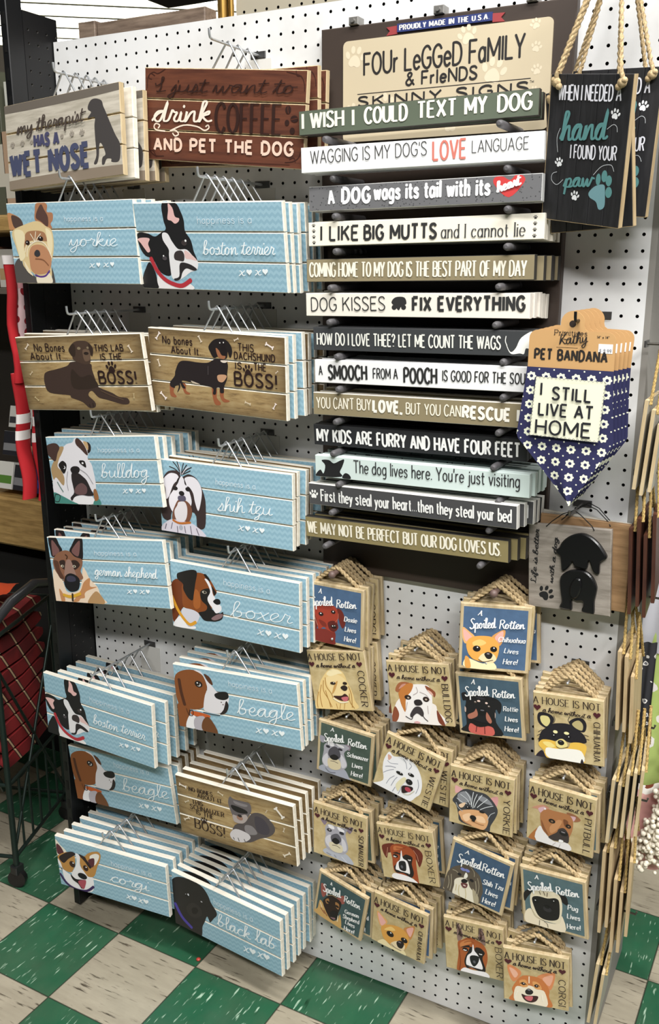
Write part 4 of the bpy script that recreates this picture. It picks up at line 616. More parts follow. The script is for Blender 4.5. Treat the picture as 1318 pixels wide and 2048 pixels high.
 'hand': 'w#eef0f2 451 591 62 -12;w#eef0f2 100 323 58 15;w#eef0f2 230 146 61 -10;k#76a0a8 324 174 354 207 392 224 424 224 433 193 440 117 423 92 399 92 379 129 335 149;e#5c9090 381 251 16 32;e#5c9090 420 271 19 32;e#5c9090 452 249 20 29;e#5c9090 458 187 22 30;s#c8ccd0 3 85 382 73 459 91 511;s#c8ccd0 3 408 517 446 542 470 531 476 505;s#c8ccd0 3 138 233 96 202 57 225 59 260 90 273;s#c8ccd0 3 346 273 396 322 457 333 480 301;tC#e6e6ee 9 64 660 478 662 77|WHEN I NEEDED A;tR#5c9090 14 97 444 410 466 148|hand;tC#e6e6ee 8 178 354 485 359 72|I FOUND YOUR;tR#5c9090 12 147 191 345 215 87|paw',
 'life': 'w#1a1a1c 122 101 115 -35;tR#1a1a1c 6 55 170 80 549 36|Life is better;tR#1a1a1c 6 174 184 208 504 31|with a dog',
}
PANEL = {'q_doxie': '4a6484', 'q_chi': '4a6484', 'q_rottie': '455c6c', 'q_schnblue': '48584f', 'q_shihtzu': '405872', 'q_pug': '566e74', 'q_shepherd': '41585a'}
SKIN = {'k1': '576050', 'k2': 'f0f0f0', 'k3': '5c5c5e', 'k4': 'ece6d6', 'k5': '8d8164', 'k6': 'ece6da', 'k7': '3c3e40', 'k8': 'eeeeee', 'k9': '8d8164', 'k10': '26272a', 'k11': 'd3e2de', 'k12': '4a4a4c', 'k13': '8d8058'}
# ---------------------------------------------------------------- large structure
mb = MB(); mb.quad((-130, -110, 0), (130, -110, 0), (130, 190, 0), (-130, 190, 0))
fl = struct(link('floor', mb.mesh('floor', m_floor()), None)); fl.location = (-3.6896*IN, -5.6860*IN, 0); fl.rotation_euler = (0, 0, -0.01766)
mb = MB(); mb.quad((-130, 190, 146), (130, 190, 146), (130, -110, 146), (-130, -110, 146))
struct(link('ceiling', mb.mesh('ceiling', flat('b8b4ac', 0.9))))
mb = MB(); mb.quad((-130, 189, 0), (130, 189, 0), (130, 189, 146), (-130, 189, 146))
struct(link('wall_back', mb.mesh('wall_back', flat('6c665c', 0.9))))
mb = MB(); mb.quad((-129, -110, 0), (-129, 190, 0), (-129, 190, 146), (-129, -110, 146))
struct(link('wall_left', mb.mesh('wall_left', flat('6c665c', 0.9))))
# --- white pegboard face, every hole cut through
def pegboard(x0, z0, nx, nz, xa, xb, za, zb, t, r=0.115, k=8):
    """holes at x0+i, z0+j; board from xa..xb, za..zb, thickness t"""
    mb = MB()
    for i in range(nx):
        for j in range(nz):
            cx, cz = x0+i, z0+j
            l = xa if i == 0 else cx-0.5; rr = xb if i == nx-1 else cx+0.5
            b = za if j == 0 else cz-0.5; tp = zb if j == nz-1 else cz+0.5
            sq = [(rr, cz), (rr, tp), (cx, tp), (l, tp), (l, cz), (l, b), (cx, b), (rr, b)]
            ho = [(cx+r*math.cos(math.pi*q/4), cz+r*math.sin(math.pi*q/4)) for q in range(8)]
            n = len(mb.v)
            mb.v += [(x, 0, z) for x, z in sq]+[(x, 0, z) for x, z in ho]+[(x, t, z) for x, z in ho]
            for q in range(8):
                p = (q+1) % 8
                mb.f.append((n+q, n+p, n+8+p, n+8+q)); mb.mi.append(0)
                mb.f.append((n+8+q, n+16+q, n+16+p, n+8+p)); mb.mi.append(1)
    i = len(mb.v)
    mb.v += [(xa, 0, za), (xb, 0, za), (xb, 0, zb), (xa, 0, zb), (xa, t, za), (xb, t, za), (xb, t, zb), (xa, t, zb)]
    for q in range(4):
        p = (q+1) % 4; mb.f.append((i+q, i+4+q, i+4+p, i+p)); mb.mi.append(0)
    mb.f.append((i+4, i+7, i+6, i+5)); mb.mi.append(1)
    return mb
PW = m_pegwhite()
pb = pegboard(0, 0.95, 48, 78, -0.4, 47.45, 0.2, 78.55, 0.28)
pegw = link('pegboard', pb.mesh('pegboard', [PW, PEGDARK]))
tag(pegw, 'tall white pegboard panel carrying all the hanging dog signs', 'pegboard')
# --- gondola: black perforated side panel, post, core behind the board
gon = empty('display_gondola', (23.5, 7, 0)); tag(gon, 'black metal store gondola frame behind the white pegboard', 'display fixture')
def child(name, mb, mats, par, smooth=False):
    o = link(name, mb.mesh(name, mats, smooth), par); o.matrix_parent_inverse = Matrix.Identity(4)
    o.location = -par.location if False else (0, 0, 0); return o
mb = MB(); mb.box(-23.6, 23.7, -6.6, 6.4, 0.1, 78.2); child('core', mb, flat('1a1a1b', 0.8), gon)
sp = pegboard(0, 1, 4, 79, -0.5, 3.2, 0.2, 80.3, 0.2, 0.1)
spo = child('side_panel', sp, [flat('08080a', 0.5), flat('4e4c48', 0.9)], gon)
spo.location = Vector((-24.0, -9.6, 0))*IN; spo.rotation_euler = (0, 0, math.radians(90))
mb = MB(); mb.box(-24.7, -24.0, -11.75, -10.15, 0.3, 81, 0, 0.06); child('post', mb, flat('0f1012', 0.4), gon)
mb = MB()
for z in range(3, 80, 2): mb.box(-24.45, -24.2, -11.78, -11.73, z, z+0.9)
child('slot_strip', mb, flat('050505', 0.6), gon)
mb = MB(); mb.box(23.95, 24.35, -7.0, 7.0, 0.2, 78.3); child('end_panel', mb, flat('8d8a84', 0.6), gon)
# beam, brass pole and second board above the top edge
mb = MB(); mb.box(3.45, 13.9, 0.9, 2.4, 78.3, 79.75, 0, 0.08); o = link('wooden_beam', mb.mesh('wooden_beam', BEAMW)); tag(o, 'weathered wooden beam resting along the top behind the pegboard', 'beam')
mb = MB(); mb.box(1.7, 3.4, 0.7, 2.5, 78.6, 79.9, 0, 0.06); o = link('beam_end_block', mb.mesh('beam_end_block', BEAMW)); tag(o, 'short wooden block at the left end of the weathered beam', 'block')
# --- upper pegboard, brass pole, dark duct
u = pegboard(15.9, 79.6, 30, 12, 15.2, 46, 79.0, 92, 0.25); o = link('upper_pegboard', u.mesh('upper_pegboard', [flat('b0a894', 0.6), PEGDARK]), None, (0, 3.2, 0)); tag(o, 'beige pegboard strip rising behind the top of the white one', 'pegboard')
mb = MB(); mb.cyl((14.2, 2.9, 78.4), (14.2, 2.9, 96), 0.42, 14); mb.cyl((14.95, 2.9, 78.4), (14.95, 2.9, 96), 0.22, 10); o = link('brass_pole', mb.mesh('brass_pole', flat('a88444', 0.3, 0.8), True)); tag(o, 'brass pole standing at the end of the beige upper pegboard', 'pole')
mb = MB(); mb.box(4.5, 13.6, 4.5, 9, 82.4, 90, 0, 0.2); o = link('dark_canopy_box', mb.mesh('dark_canopy_box', flat('2a2723', 0.7))); tag(o, 'dark box hanging under the ceiling right of the bright fluorescent light', 'canopy')
# fluorescent fixture hanging over the aisle behind
lf = empty('fluorescent_fixture', (-66, 66, 102)); lf.rotation_euler = (0, 0, math.radians(38)); tag(lf, 'large glowing fluorescent ceiling light with louvre bars top left', 'ceiling light')
em = bpy.data.materials.new('lit_diffuser'); em.use_nodes = True; nt = em.node_tree; nt.nodes.clear()
e = nt.nodes.new('ShaderNodeEmission'); e.inputs[0].default_value = (1, 0.98, 0.9, 1); e.inputs[1].default_value = 5.5
oo = nt.nodes.new('ShaderNodeOutputMaterial'); nt.links.new(e.outputs[0], oo.inputs[0])
mb = MB(); mb.quad((-46, 26, 0.5), (46, 26, 0.5), (46, -26, 0.5), (-46, -26, 0.5)); child('diffuser', mb, em, lf)
mb = MB(); mb.box(-47, 47, -27, 27, 0.8, 4); child('housing', mb, flat('d8d6cc', 0.6), lf)
for k in range(7):
    mb = MB(); x = -24+k*8; mb.box(-46, 46, x-0.5, x+0.5, -0.6, 0.4); child('louvre_bar', mb, flat('cfcdc0', 0.6), lf)
mb = MB()
for x in (-44, 0, 44): mb.cyl((x, 0, 4), (x, 0, 44), 0.25)
child('hanger_rods', mb, flat('77756c', 0.5), lf)
# ---------------------------------------------------------------- brown display board with pegs and header card
db = empty('skinny_sign_display_board', (33.4, 0, 38)); tag(db, 'tall dark brown display board with peg pairs for skinny signs', 'display board')
mb = MB(); mb.box(-8.75, 8.75, -0.75, -0.05, 0, 38.7, 0, 0.08); child('panel', mb, flat('3b3029', 0.55), db)
hc = MB(); poly = []
for cx, cz, a0 in ((7.05, 37.4, 0), (-6.65, 37.4, 90), (-6.65, 31.7, 180), (7.05, 31.7, 270)):
    poly += [(cx+0.35*math.cos(math.radians(a0+q*22.5)), cz+0.35*math.sin(math.radians(a0+q*22.5))) for q in range(5)]
hc.prism(poly, -0.85, -0.75); hdr = child('header_card', hc, flat('c9bb9e', 0.5), db)
mb = MB(); y = -0.86
for tx, st, wt, a, b, h in (('FOUr LeGGeD FaMILY', 'P', 0.15, (-5.4, 35.55), (5.65, 35.65), 1.3), ('& FrIeNDS', 'P', 0.13, (-2.3, 34.65), (2.6, 34.65), 0.75), ('SKINNY SIGNS', 'C', 0.13, (-5.8, 33.6), (6.0, 33.6), 0.58)):
    text(mb, tx, st, wt, a, b, h, y, 0)
ribbon(mb, [(-5.9, 34.37), (6.15, 34.37)], 0.05, y, 0, None, False)
text(mb, 'TM', 'C', 0.02, (6.1, 34.1), (6.35, 34.1), 0.14, y, 0)
child('lettering', mb, flat('201d1c'), hdr)
mb = MB()
for cx, cz, s, a in ((-6.1, 36.6, 1.5, -10), (1.9, 37.2, 1.3, 15), (3.7, 34.9, 1.7, -15), (-3.9, 33.4, 1.7, 15), (6.3, 37.4, 0.7, 20), (6.4, 36.1, 0.7, -15), (6.5, 34.8, 0.7, 10), (6.4, 33.6, 0.6, 0), (-6.2, 33.2, 1.2, 20), (0.9, 32.0, 1.2, 0)):
    for q in paw(): fill(mb, rotp(q, (cx, cz), math.radians(a), s), -0.857, 0)
child('paw_print', mb, flat('dccfb4'), hdr)
rb = MB(); rb.prism([(-3.0, 37.92), (3.5, 37.92), (3.5, 38.42), (-3.0, 38.42)], -0.90, -0.75)
rib = child('ribbon_banner', rb, flat('27356f'), db)
mb = MB()
for s, x in ((-1, -3.0), (1, 3.5)):
    mb.prism([(x, 37.84), (x+s*0.8, 37.8), (x+s*0.55, 38.06), (x+s*0.8, 38.3), (x, 38.34)], -0.83, -0.76)
child('ribbon_tail', mb, flat('9a3a3c'), rib)
mb = MB(); text(mb, 'PROUDLY MADE IN THE U.S.A.', 'S', 0.075, (-2.8, 38.03), (3.3, 38.03), 0.28, -0.908, 0); child('lettering', mb, flat('e8e6e0'), rib)
for bx in (-6.2, -0.1, 6.0):
    mb = MB(); mb.box(bx-0.35, bx+0.35, -0.95, 0, 38.7, 39.2, 0, 0.05); mb.cyl((bx, -0.95, 38.95), (bx, -1.15, 38.95), 0.14); child('clip', mb, flat('8e8c88', 0.4, 0.6), db)
SKN = ['k%d' % i for i in range(1, 14)]
for n in SKN:
    x, y, z, yw, pt, rl, w, h = POSE[n]
    for s in (-1, 1):
        mb = MB(); px = x-33.4+s*5.9; pz = z-38-0.4+rl*(-s*5.9)
        mb.tube([(px, -0.75, pz), (px, -4.9, pz), (px, -5.15, pz), (px, -5.2, pz)], [0.24, 0.24, 0.2, 0.1], 12); child('peg', mb, DARKPEG, db, True)
# ---------------------------------------------------------------- skinny signs, a pile on every peg pair
KIN = {'k1': 'moss green skinny sign reading I WISH I COULD TEXT MY DOG', 'k2': 'white skinny sign reading WAGGING IS MY DOG\'S LOVE LANGUAGE', 'k3': 'grey speckled skinny sign about a dog\'s tail and heart', 'k4': 'cream skinny sign reading I LIKE BIG MUTTS',
 'k5': 'olive brown skinny sign reading COMING HOME TO MY DOG', 'k6': 'cream skinny sign reading DOG KISSES FIX EVERYTHING', 'k7': 'charcoal skinny sign reading HOW DO I LOVE THEE', 'k8': 'white skinny sign reading A SMOOCH FROM A POOCH', 'k9': 'tan skinny sign reading YOU CAN\'T BUY LOVE',
 'k10': 'black skinny sign reading MY KIDS ARE FURRY', 'k11': 'pale mint skinny sign reading The dog lives here', 'k12': 'dark grey skinny sign reading First they steal your heart', 'k13': 'khaki skinny sign reading WE MAY NOT BE PERFECT'}
ORD = ['front', 'second', 'third', 'fourth', 'fifth', 'sixth', 'seventh', 'eighth']
def m_speck():
    t = NT('speckled_grey', 0.55); v, x, y, z = t.xyz()
    vo = t.n('ShaderNodeTexVoronoi'); t.l(v, vo.inputs['Vector']); vo.inputs['Scale'].default_value = 5.0
    return t.done(t.mix(t.math('LESS_THAN', vo.outputs['Distance'], 0.22), '6a6a6c', '3e3e40'))
EDGEC = {'k1': '39362f', 'k5': '2a2826', 'k13': '2a2724', 'k7': '2e2f31', 'k10': '1c1d20', 'k9': 'e0dace', 'k12': 'dedcd6', 'k3': 'c9c9c7'}
NB = {'k1': 2, 'k2': 3, 'k3': 3, 'k4': 5, 'k5': 5, 'k6': 5, 'k7': 4, 'k8': 4, 'k9': 4, 'k10': 4, 'k11': 5, 'k12': 5, 'k13': 4}
for n in SKN:
    x, y, z, yw, pt, rl, w, h = POSE[n]
    root = empty('skinny_sign', (x, y, z), (pt, rl, yw)); tag(root, KIN[n]+', front of its pile', 'sign', 'skinny signs in the pile '+n[1:] if False else None)
    fm = m_speck() if n == 'k3' else flat(SKIN[n], 0.5)
    mb = MB(); mb.box(-w/2, w/2, 0, 0.52, 0, h, 1, 0.03, 0); child('board', mb, [fm, flat(EDGEC.get(n, SKIN[n]), 0.55)], root)
    me = art_mesh('lettering', ART[n], w, h, 't', -0.03)
    if me: link('lettering', me, root)
    me = art_mesh('picture', ART[n], w, h, 'k')
    if me: link('picture', me, root)
    me = art_mesh('paw_print', ART[n], w, h, 'b')
    if me: link('paw_print', me, root)
    d = min((-y-1.45)/(NB[n]-1), 0.85)
    for i in range(1, NB[n]):
        k = 1-i/NB[n]
        c = copy_thing(root, (x+random.uniform(-0.12, 0.12)+(0.3 if n in ('k12', 'k13', 'k5') else 0.05)*min(i, 2), y+i*d, z+random.uniform(-0.05, 0.08)), (pt*k, rl*k+random.uniform(-0.006, 0.006), yw*k))
        tag(c, KIN[n]+', '+ORD[i]+' in its pile', 'sign', 'skinny signs piled behind '+KIN[n].split(' reading ')[-1].split(' about ')[-1].lower())
    root['group'] = 'skinny signs piled behind '+KIN[n].split(' reading ')[-1].split(' about ')[-1].lower()
# ---------------------------------------------------------------- slatted pallet signs on wire hangers (left half)
def slats(w, h, n, c=0.05, t=0.42, gap=0.07):
    mb = MB(); s = (h-gap*(n-1))/n
    for i in range(n): mb.box(-w/2, w/2, 0, t, i*(s+gap), i*(s+gap)+s, 1, c, 0)
    for x in (-w*0.3, w*0.3): mb.box(x-0.5, x+0.5, t, t+0.22, 0.3, h-0.3, 1, 0)
    return mb
APEX = 1.75
def wire(h):
    mb = MB(); y = 0.55
    mb.tube([(-1.75, y, h-0.9), (-1.5, y, h-0.4), (-0.16, y+0.02, h+APEX-0.12), (0, y+0.03, h+APEX), (0.16, y+0.02, h+APEX-0.12), (1.5, y, h-0.4), (1.75, y, h-0.9)], 0.07, 6)
    return mb
PAL = {'boston': ('bluesign', 'blue boston terrier pallet sign'), 'yorkie': ('bluesign', 'blue yorkie pallet sign'), 'bulldog': ('bluesign', 'blue bulldog pallet sign'),
 'shihtzu': ('bluesign', 'blue shih tzu pallet sign'), 'shepherd': ('bluesign', 'blue german shepherd pallet sign'), 'boxer': ('bluesign', 'blue boxer pallet sign'),
 'beagle': ('bluesign', 'blue beagle pallet sign'), 'corgi': ('bluesign', 'blue corgi pallet sign'), 'blacklab': ('bluesign', 'blue black lab pallet sign'),
 'lab': ('brownsign', 'brown plank chocolate lab sign'), 'dachshund': ('brownsign', 'brown plank dachshund sign'), 'schnauzer': ('brownsign', 'brown plank schnauzer sign'),
 'therapist': ('washsign', 'whitewashed plank my therapist sign'), 'coffee': ('redsign', 'red-brown plank COFFEE sign'), 'plainwhite': ('whitesign', 'plain white plank sign')}
POSE['plainwhite'] = POSE['therapist']; ART['plainwhite'] = ''
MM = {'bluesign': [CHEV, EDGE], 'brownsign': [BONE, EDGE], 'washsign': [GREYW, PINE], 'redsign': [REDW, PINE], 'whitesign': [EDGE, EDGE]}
BRN = [BONE, DARKW]
PART = {}
def pallet_parts(n):
    if n in PART: return PART[n]
    w, h = POSE[n][6:8]; kind = PAL[n][0]
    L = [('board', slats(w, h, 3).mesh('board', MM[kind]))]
    a = art_mesh('dog_portrait', ART[n], w, h, 'k'); t = art_mesh('lettering', ART[n], w, h, 't', -0.055)
    if a: L.append(('corner_ornament' if n == 'coffee' else 'dog_portrait', a))
    if t: L.append(('lettering', t))
    s = art_mesh('print', ART[n], w, h, 'b', -0.05); sn = {'bluesign': 'heart_print', 'brownsign': 'bone_print', 'washsign': 'paw_print'}.get(kind)
    if s and sn: s.name = sn; L.append((sn, s))
    L.append(('wire_hanger', wire(h).mesh('wire_hanger', WIRE, True)))
    PART[n] = L; return L
PROTO = {}
def pallet(n, loc, rot, label, group):
    if n in PROTO: o = copy_thing(PROTO[n], loc, rot)
    else:
        o = empty('pallet_sign', loc, rot); PROTO[n] = o
        for nm, me in pallet_parts(n): link(nm, me, o)
    tag(o, label, 'sign', group); return o
def hook(loc, ln, label, tip=0.55, r=0.09, card=True, name='peg_hook', mat=None, up=0.0):
    """loc = where the rod meets the board; runs towards -y"""
    o = empty(name, loc); tag(o, label, 'peg hook')
    mb = MB(); mb.tube([(0, 0.15, 0), (0, -ln+0.25, up), (0, -ln+0.06, up+0.07), (0, -ln, up+0.25), (0, -ln-0.03, up+tip)] if tip else [(0, 0.15, 0), (0, -ln, up)], r, 8); child('rod', mb, mat or WIRE, o, True)
    if tip == 0:
        mb = MB(); mb.ball((0, -ln, up), r*1.5); child('ball_tip', mb, mat or WIRE, o, True)
    mb = MB(); mb.box(-0.62, 0.62, -0.12, -0.01, -0.22, 0.25, 0, 0.03); child('back_clip', mb, flat('5a5a5a', 0.4, 0.7), o)
    if card:
        mb = MB(); mb.box(-1.1, 1.1, -0.06, -0.02, -2.6, -0.25); child('price_card', mb, flat('d6d5d0', 0.6), o)
    return o
STACK = [('therapist', ['plainwhite', 'therapist', 'therapist', 'therapist'], 'on the top left hook'), ('coffee', ['coffee', 'coffee'], 'on the top middle hook'),
 ('yorkie', ['yorkie']*4, 'under the my therapist sign'), ('boston', ['boston']*5, 'under the coffee sign'),
 ('lab', ['lab', 'lab', 'lab', 'schnauzer'], 'under the yorkie signs'), ('dachshund', ['yorkie', 'boston', 'dachshund', 'corgi', 'lab'], 'under the upper boston terriers'),
 ('bulldog', ['bulldog']*5, 'under the chocolate lab signs'), ('shihtzu', ['schnauzer', 'shihtzu', 'schnauzer', 'shihtzu', 'shihtzu'], 'under the dachshund sign'),
 ('shepherd', ['shepherd']*5, 'under the bulldog signs'), ('boxer', ['boxer']*5, 'under the shih tzu signs'),
 ('boston2', ['boston', 'boston', 'boston', 'boston'], 'above the lower left beagle'), ('beagle', ['beagle']*4, 'under the boxer signs'),
 ('beagle2', ['boston', 'schnauzer', 'schnauzer', 'schnauzer', 'schnauzer'], 'under the lower left boston terrier'), ('schnauzer', ['schnauzer']*4, 'under the right-hand beagles'),
 ('corgi', ['corgi']*5, 'at the bottom left'), ('blacklab', ['blacklab']*6, 'at the bottom middle')]
for key, rest, where in STACK:
    n = {'boston2': 'boston', 'beagle2': 'beagle'}.get(key, key)
    x, y, z, yw, pt, rl, w, h = POSE[key]
    g = 'pallet signs hanging '+where
    pallet(n, (x, y, z), (pt, rl, yw), PAL[n][1]+', front one '+where, g)
    M = Matrix.Rotation(yw, 3, 'Z') @ Matrix.Rotation(pt, 3, 'X') @ Matrix.Rotation(rl, 3, 'Y')
    ap = M @ Vector((0, 0.58, h+APEX-0.08))+Vector((x, y, z))
    N = len(rest); d = min((-y-0.9)/N, 1.05)
    if key in ('boston2', 'coffee'): d = min(1.25, (-y-0.9)/N)
    for i, m in enumerate(rest, 1):
        k = max(0.0, 1-0.55*i/N); hh = POSE[m][7]
        r2 = (pt*k, rl*k*0.6+random.uniform(-0.02, 0.02), yw*k+random.uniform(-0.008, 0.008))
        M2 = Matrix.Rotation(r2[2], 3, 'Z') @ Matrix.Rotation(r2[0], 3, 'X') @ Matrix.Rotation(r2[1], 3, 'Y')
        yy = ap[1]+i*d
        b = Vector((ap[0]+random.uniform(-0.03, 0.03), yy, ap[2])) - M2 @ Vector((0, 0.58, hh+APEX-0.08))
        b.x = max(b.x, POSE[m][6]/2+0.35)
        pallet(m, b, r2, PAL[m][1]+', '+ORD[i]+' from the front '+where, g)
    hook((ap[0], 0, ap[2]-0.12), -ap[1]+(0.15 if key == 'beagle2' else 2.2 if key == 'coffee' else 1.0), 'chrome peg hook holding the signs '+where, 0.2 if key == 'boston2' else 0.3 if key == 'beagle2' else 0.6)
# ---------------------------------------------------------------- square plaques on jute rope
def twist(path, r, off, pitch, n=6, m=0):
    mb = MB(); p = [Vector(q) for q in path]
    pts = [Vector((*q, 0)) for q in cr([(a[0], a[2]) for a in p], False, 7)]
    ys = [p[0].y+(p[-1].y-p[0].y)*i/(len(pts)-1) for i in range(len(pts))]
    P = [Vector((a.x, yy, a.y)) for a, yy in zip(pts, ys)]
    for ph in (0, math.pi):
        L = 0; out = []
        for i, a in enumerate(P):
            d = (P[min(i+1, len(P)-1)]-P[max(i-1, 0)]).normalized(); s = Vector((0, 1, 0)); u = d.cross(s)
            if i: L += (P[i]-P[i-1]).length
            t = 2*math.pi*L/pitch+ph; out.append(a+s*off*math.cos(t)+u*off*math.sin(t))
        mb.tube(out, r, n, m)
    return mb
def rope_loop(h, ax): return twist([(-1.75, 0.42, h-0.35), (-1.68, 0.42, h+0.05), (-0.95, 0.4, h+0.62), (-0.25+ax, 0.4, h+1.18), (ax, 0.4, h+1.24), (0.25+ax, 0.4, h+1.18), (1.0, 0.4, h+0.6), (1.68, 0.42, h+0.05), (1.75, 0.42, h-0.35)], 0.105, 0.085, 0.75)
SQN = {'q_doxie': 'blue square doxie plaque', 'q_cocker': 'tan square cocker plaque', 'q_bulldog': 'tan square bulldog plaque', 'q_chi': 'blue square chihuahua plaque',
 'q_rottie': 'dark blue square rottie plaque', 'q_longchi': 'tan square black-and-gold chihuahua plaque', 'q_schnblue': 'green square schnauzer plaque', 'q_westie': 'tan square westie plaque',
 'q_yorkie': 'tan square yorkie plaque', 'q_pitbull': 'tan square pitbull plaque', 'q_schnauzer': 'tan square schnauzer plaque', 'q_boxer': 'tan square drop-eared boxer plaque',
 'q_shihtzu': 'blue square shih tzu plaque', 'q_pug': 'teal square pug plaque', 'q_shepherd': 'teal square german shepherd plaque', 'q_redchi': 'tan square red chihuahua plaque',
 'q_cropboxer': 'tan square prick-eared boxer plaque', 'q_corgi': 'tan square corgi plaque'}
QP = {}
def plaque(n, loc, rot, label, group):
    if n in QP: o = copy_thing(QP[n], loc, rot)
    else:
        o = empty('square_plaque', loc, rot); QP[n] = o; w, h = POSE[n][6:8]
        mb = MB(); mb.box(-w/2, w/2, 0, 0.3, 0, h, 1, 0.05, 0)
        child('board', mb, [PINE if n in PANEL else KRAFT, PINE], o)
        if n in PANEL:
            mb = MB(); i = 0.24; mb.quad((-w/2+i, -0.003, i), (w/2-i, -0.003, i), (w/2-i, -0.003, h-i), (-w/2+i, -0.003, h-i))
            t = NT('mottled_'+n, 0.55); v, a, b, c = t.xyz(); f = t.noise(v, 1.6, 3, 0.5); q = lin(PANEL[n])
            t.done(t.mix(f, tuple(u*0.75 for u in q[:3])+(1,), tuple(min(u*1.25, 1) for u in q[:3])+(1,))); child('printed_panel', mb, t.m, o)
        a = art_mesh('dog_portrait', ART[n], w, h, 'k')
        if a: link('dog_portrait', a, o)
        a = art_mesh('lettering', ART[n], w, h, 't', -0.058)
        if a: link('lettering', a, o)
        a = art_mesh('heart_print', ART[n], w, h, 'b', -0.05)
        if a: link('heart_print', a, o)
        child('rope_hanger', rope_loop(h, 0.0), JUTE, o, True)
    tag(o, label, 'sign', group); return o
HOUSE = [n for n in SQN if n not in PANEL]; ROT = list(PANEL)
SQ = [('q_doxie', ['q_cocker', 'q_schnauzer', 'q_westie', 'q_corgi', 'q_rottie'], 'at the brown board\'s lower left'), ('q_cocker', ['q_yorkie', 'q_westie', 'q_cocker', 'q_cocker', 'q_boxer'], 'below the doxie plaque'),
 ('q_bulldog', ['q_bulldog', 'q_corgi', 'q_shepherd', 'q_schnblue'], 'right of the cocker plaque'), ('q_chi', ['q_cocker', 'q_chi', 'q_chi'], 'at the brown board\'s lower right'),
 ('q_rottie', ['q_rottie', 'q_boxer', 'q_yorkie'], 'below the blue chihuahua plaque'), ('q_longchi', ['q_longchi', 'q_pug', 'q_redchi', 'q_longchi'], 'below the black dog relief sign'),
 ('q_schnblue', ['q_schnblue', 'q_schnauzer', 'q_cocker', 'q_schnblue'], 'below the cocker plaque'), ('q_westie', ['q_westie', 'q_westie', 'q_yorkie', 'q_cocker'], 'below the bulldog plaque'),
 ('q_yorkie', ['q_yorkie', 'q_yorkie', 'q_corgi', 'q_yorkie', 'q_shihtzu'], 'below the rottie plaque'), ('q_pitbull', ['q_pug', 'q_pitbull', 'q_boxer', 'q_pitbull'], 'below the black-and-gold chihuahua'),
 ('q_schnauzer', ['q_schnblue', 'q_shepherd', 'q_schnauzer', 'q_schnblue'], 'below the green schnauzer plaque'), ('q_boxer', ['q_boxer', 'q_shepherd', 'q_rottie', 'q_boxer'], 'below the westie plaque'),
 ('q_shihtzu', ['q_shihtzu', 'q_schnauzer', 'q_shihtzu', 'q_boxer'], 'below the yorkie plaque'), ('q_pug', ['q_pitbull', 'q_boxer', 'q_pug'], 'below the pitbull plaque'),
 ('q_shepherd', ['q_shepherd', 'q_shepherd', 'q_boxer', 'q_shepherd'], 'at the bottom left'), ('q_redchi', ['q_chi', 'q_longchi', 'q_redchi', 'q_boxer'], 'below the drop-eared boxer'),
 ('q_cropboxer', ['q_boxer', 'q_cropboxer', 'q_boxer', 'q_redchi'], 'below the shih tzu plaque'), ('q_corgi', ['q_corgi', 'q_corgi'], 'at the bottom right')]
for n, rest, where in SQ:
    x, y, z, yw, pt, rl, w, h = POSE[n]; g = 'square plaques hanging '+where
    plaque(n, (x, y, z), (pt, rl, yw), SQN[n]+', front one '+where, g)
    M = Matrix.Rotation(yw, 3, 'Z') @ Matrix.Rotation(pt, 3, 'X') @ Matrix.Rotation(rl, 3, 'Y')
    ap = M @ Vector((0, 0.4, h+1.02))+Vector((x, y, z)); N = len(rest); d = min((-y-0.75)/N, 0.75)
    for i, m in enumerate(rest, 1):
        k = max(0.0, 1-0.8*i/N); r2 = (pt*k, rl*k*0.5+random.uniform(-0.07, 0.07), yw*k)
        M2 = Matrix.Rotation(r2[2], 3, 'Z') @ Matrix.Rotation(r2[0], 3, 'X') @ Matrix.Rotation(r2[1], 3, 'Y')
        b = Vector((ap[0], ap[1]+i*d, ap[2]))-M2 @ Vector((0, 0.4, POSE[m][7]+1.02))
        plaque(m, b, r2, SQN[m]+', '+ORD[i]+' from the front '+where, g)
    if n in ('q_doxie', 'q_chi'): hook((ap[0], 0, ap[2]-0.08), -ap[1]+0.75, 'brown wooden peg holding the plaques '+where, 0, 0.2, False, 'wooden_peg', flat('6a5650', 0.5))
    else: hook((ap[0], 0, ap[2]-0.05), -ap[1]+0.45, 'thin chrome hook holding the plaques '+where, 0, 0.07, n in ('q_bulldog', 'q_longchi', 'q_yorkie', 'q_rottie'))
# ---------------------------------------------------------------- black rope-hung signs, top right
HK = (45.0, 0.0, 78.9)
def black_sign(loc, rot, label, front=True):
    o = empty('rope_hung_sign', loc, rot); tag(o, label, 'sign', 'black rope-hung paw signs at the top right')
    w, h = POSE['hand'][6:8]
    mb = MB(); n = 5; s = w/n
    for i in range(n): mb.box(-w/2+i*s+0.012, -w/2+(i+1)*s-0.012, 0, 0.36, 0, h, 0, 0.025, 0)
    for q in (-w/2-0.02, w/2-0.02): mb.box(q, q+0.04, 0.02, 0.36, 0, h, 1)
    mb.box(-w/2, w/2, 0.02, 0.36, -0.03, 0.01, 1)
    mb.box(-w/2+0.2, w/2-0.2, 0.36, 0.5, 1.2, 2.0, 1); mb.box(-w/2+0.2, w/2-0.2, 0.36, 0.5, h-2.0, h-1.2, 1)
    child('board', mb, [BLACKW, ENDW], o)
    link('lettering', art_mesh('lettering', ART['hand'], w, h, 't', -0.03), o)
    link('paw_print', art_mesh('paw_print', ART['hand'], w, h, 'b'), o); link('large_paw_print', art_mesh('large_paw_print', ART['hand'], w, h, 'k'), o)
    M = Matrix.Rotation(rot[2], 3, 'Z') @ Matrix.Rotation(rot[0], 3, 'X') @ Matrix.Rotation(rot[1], 3, 'Y')
    return o, M
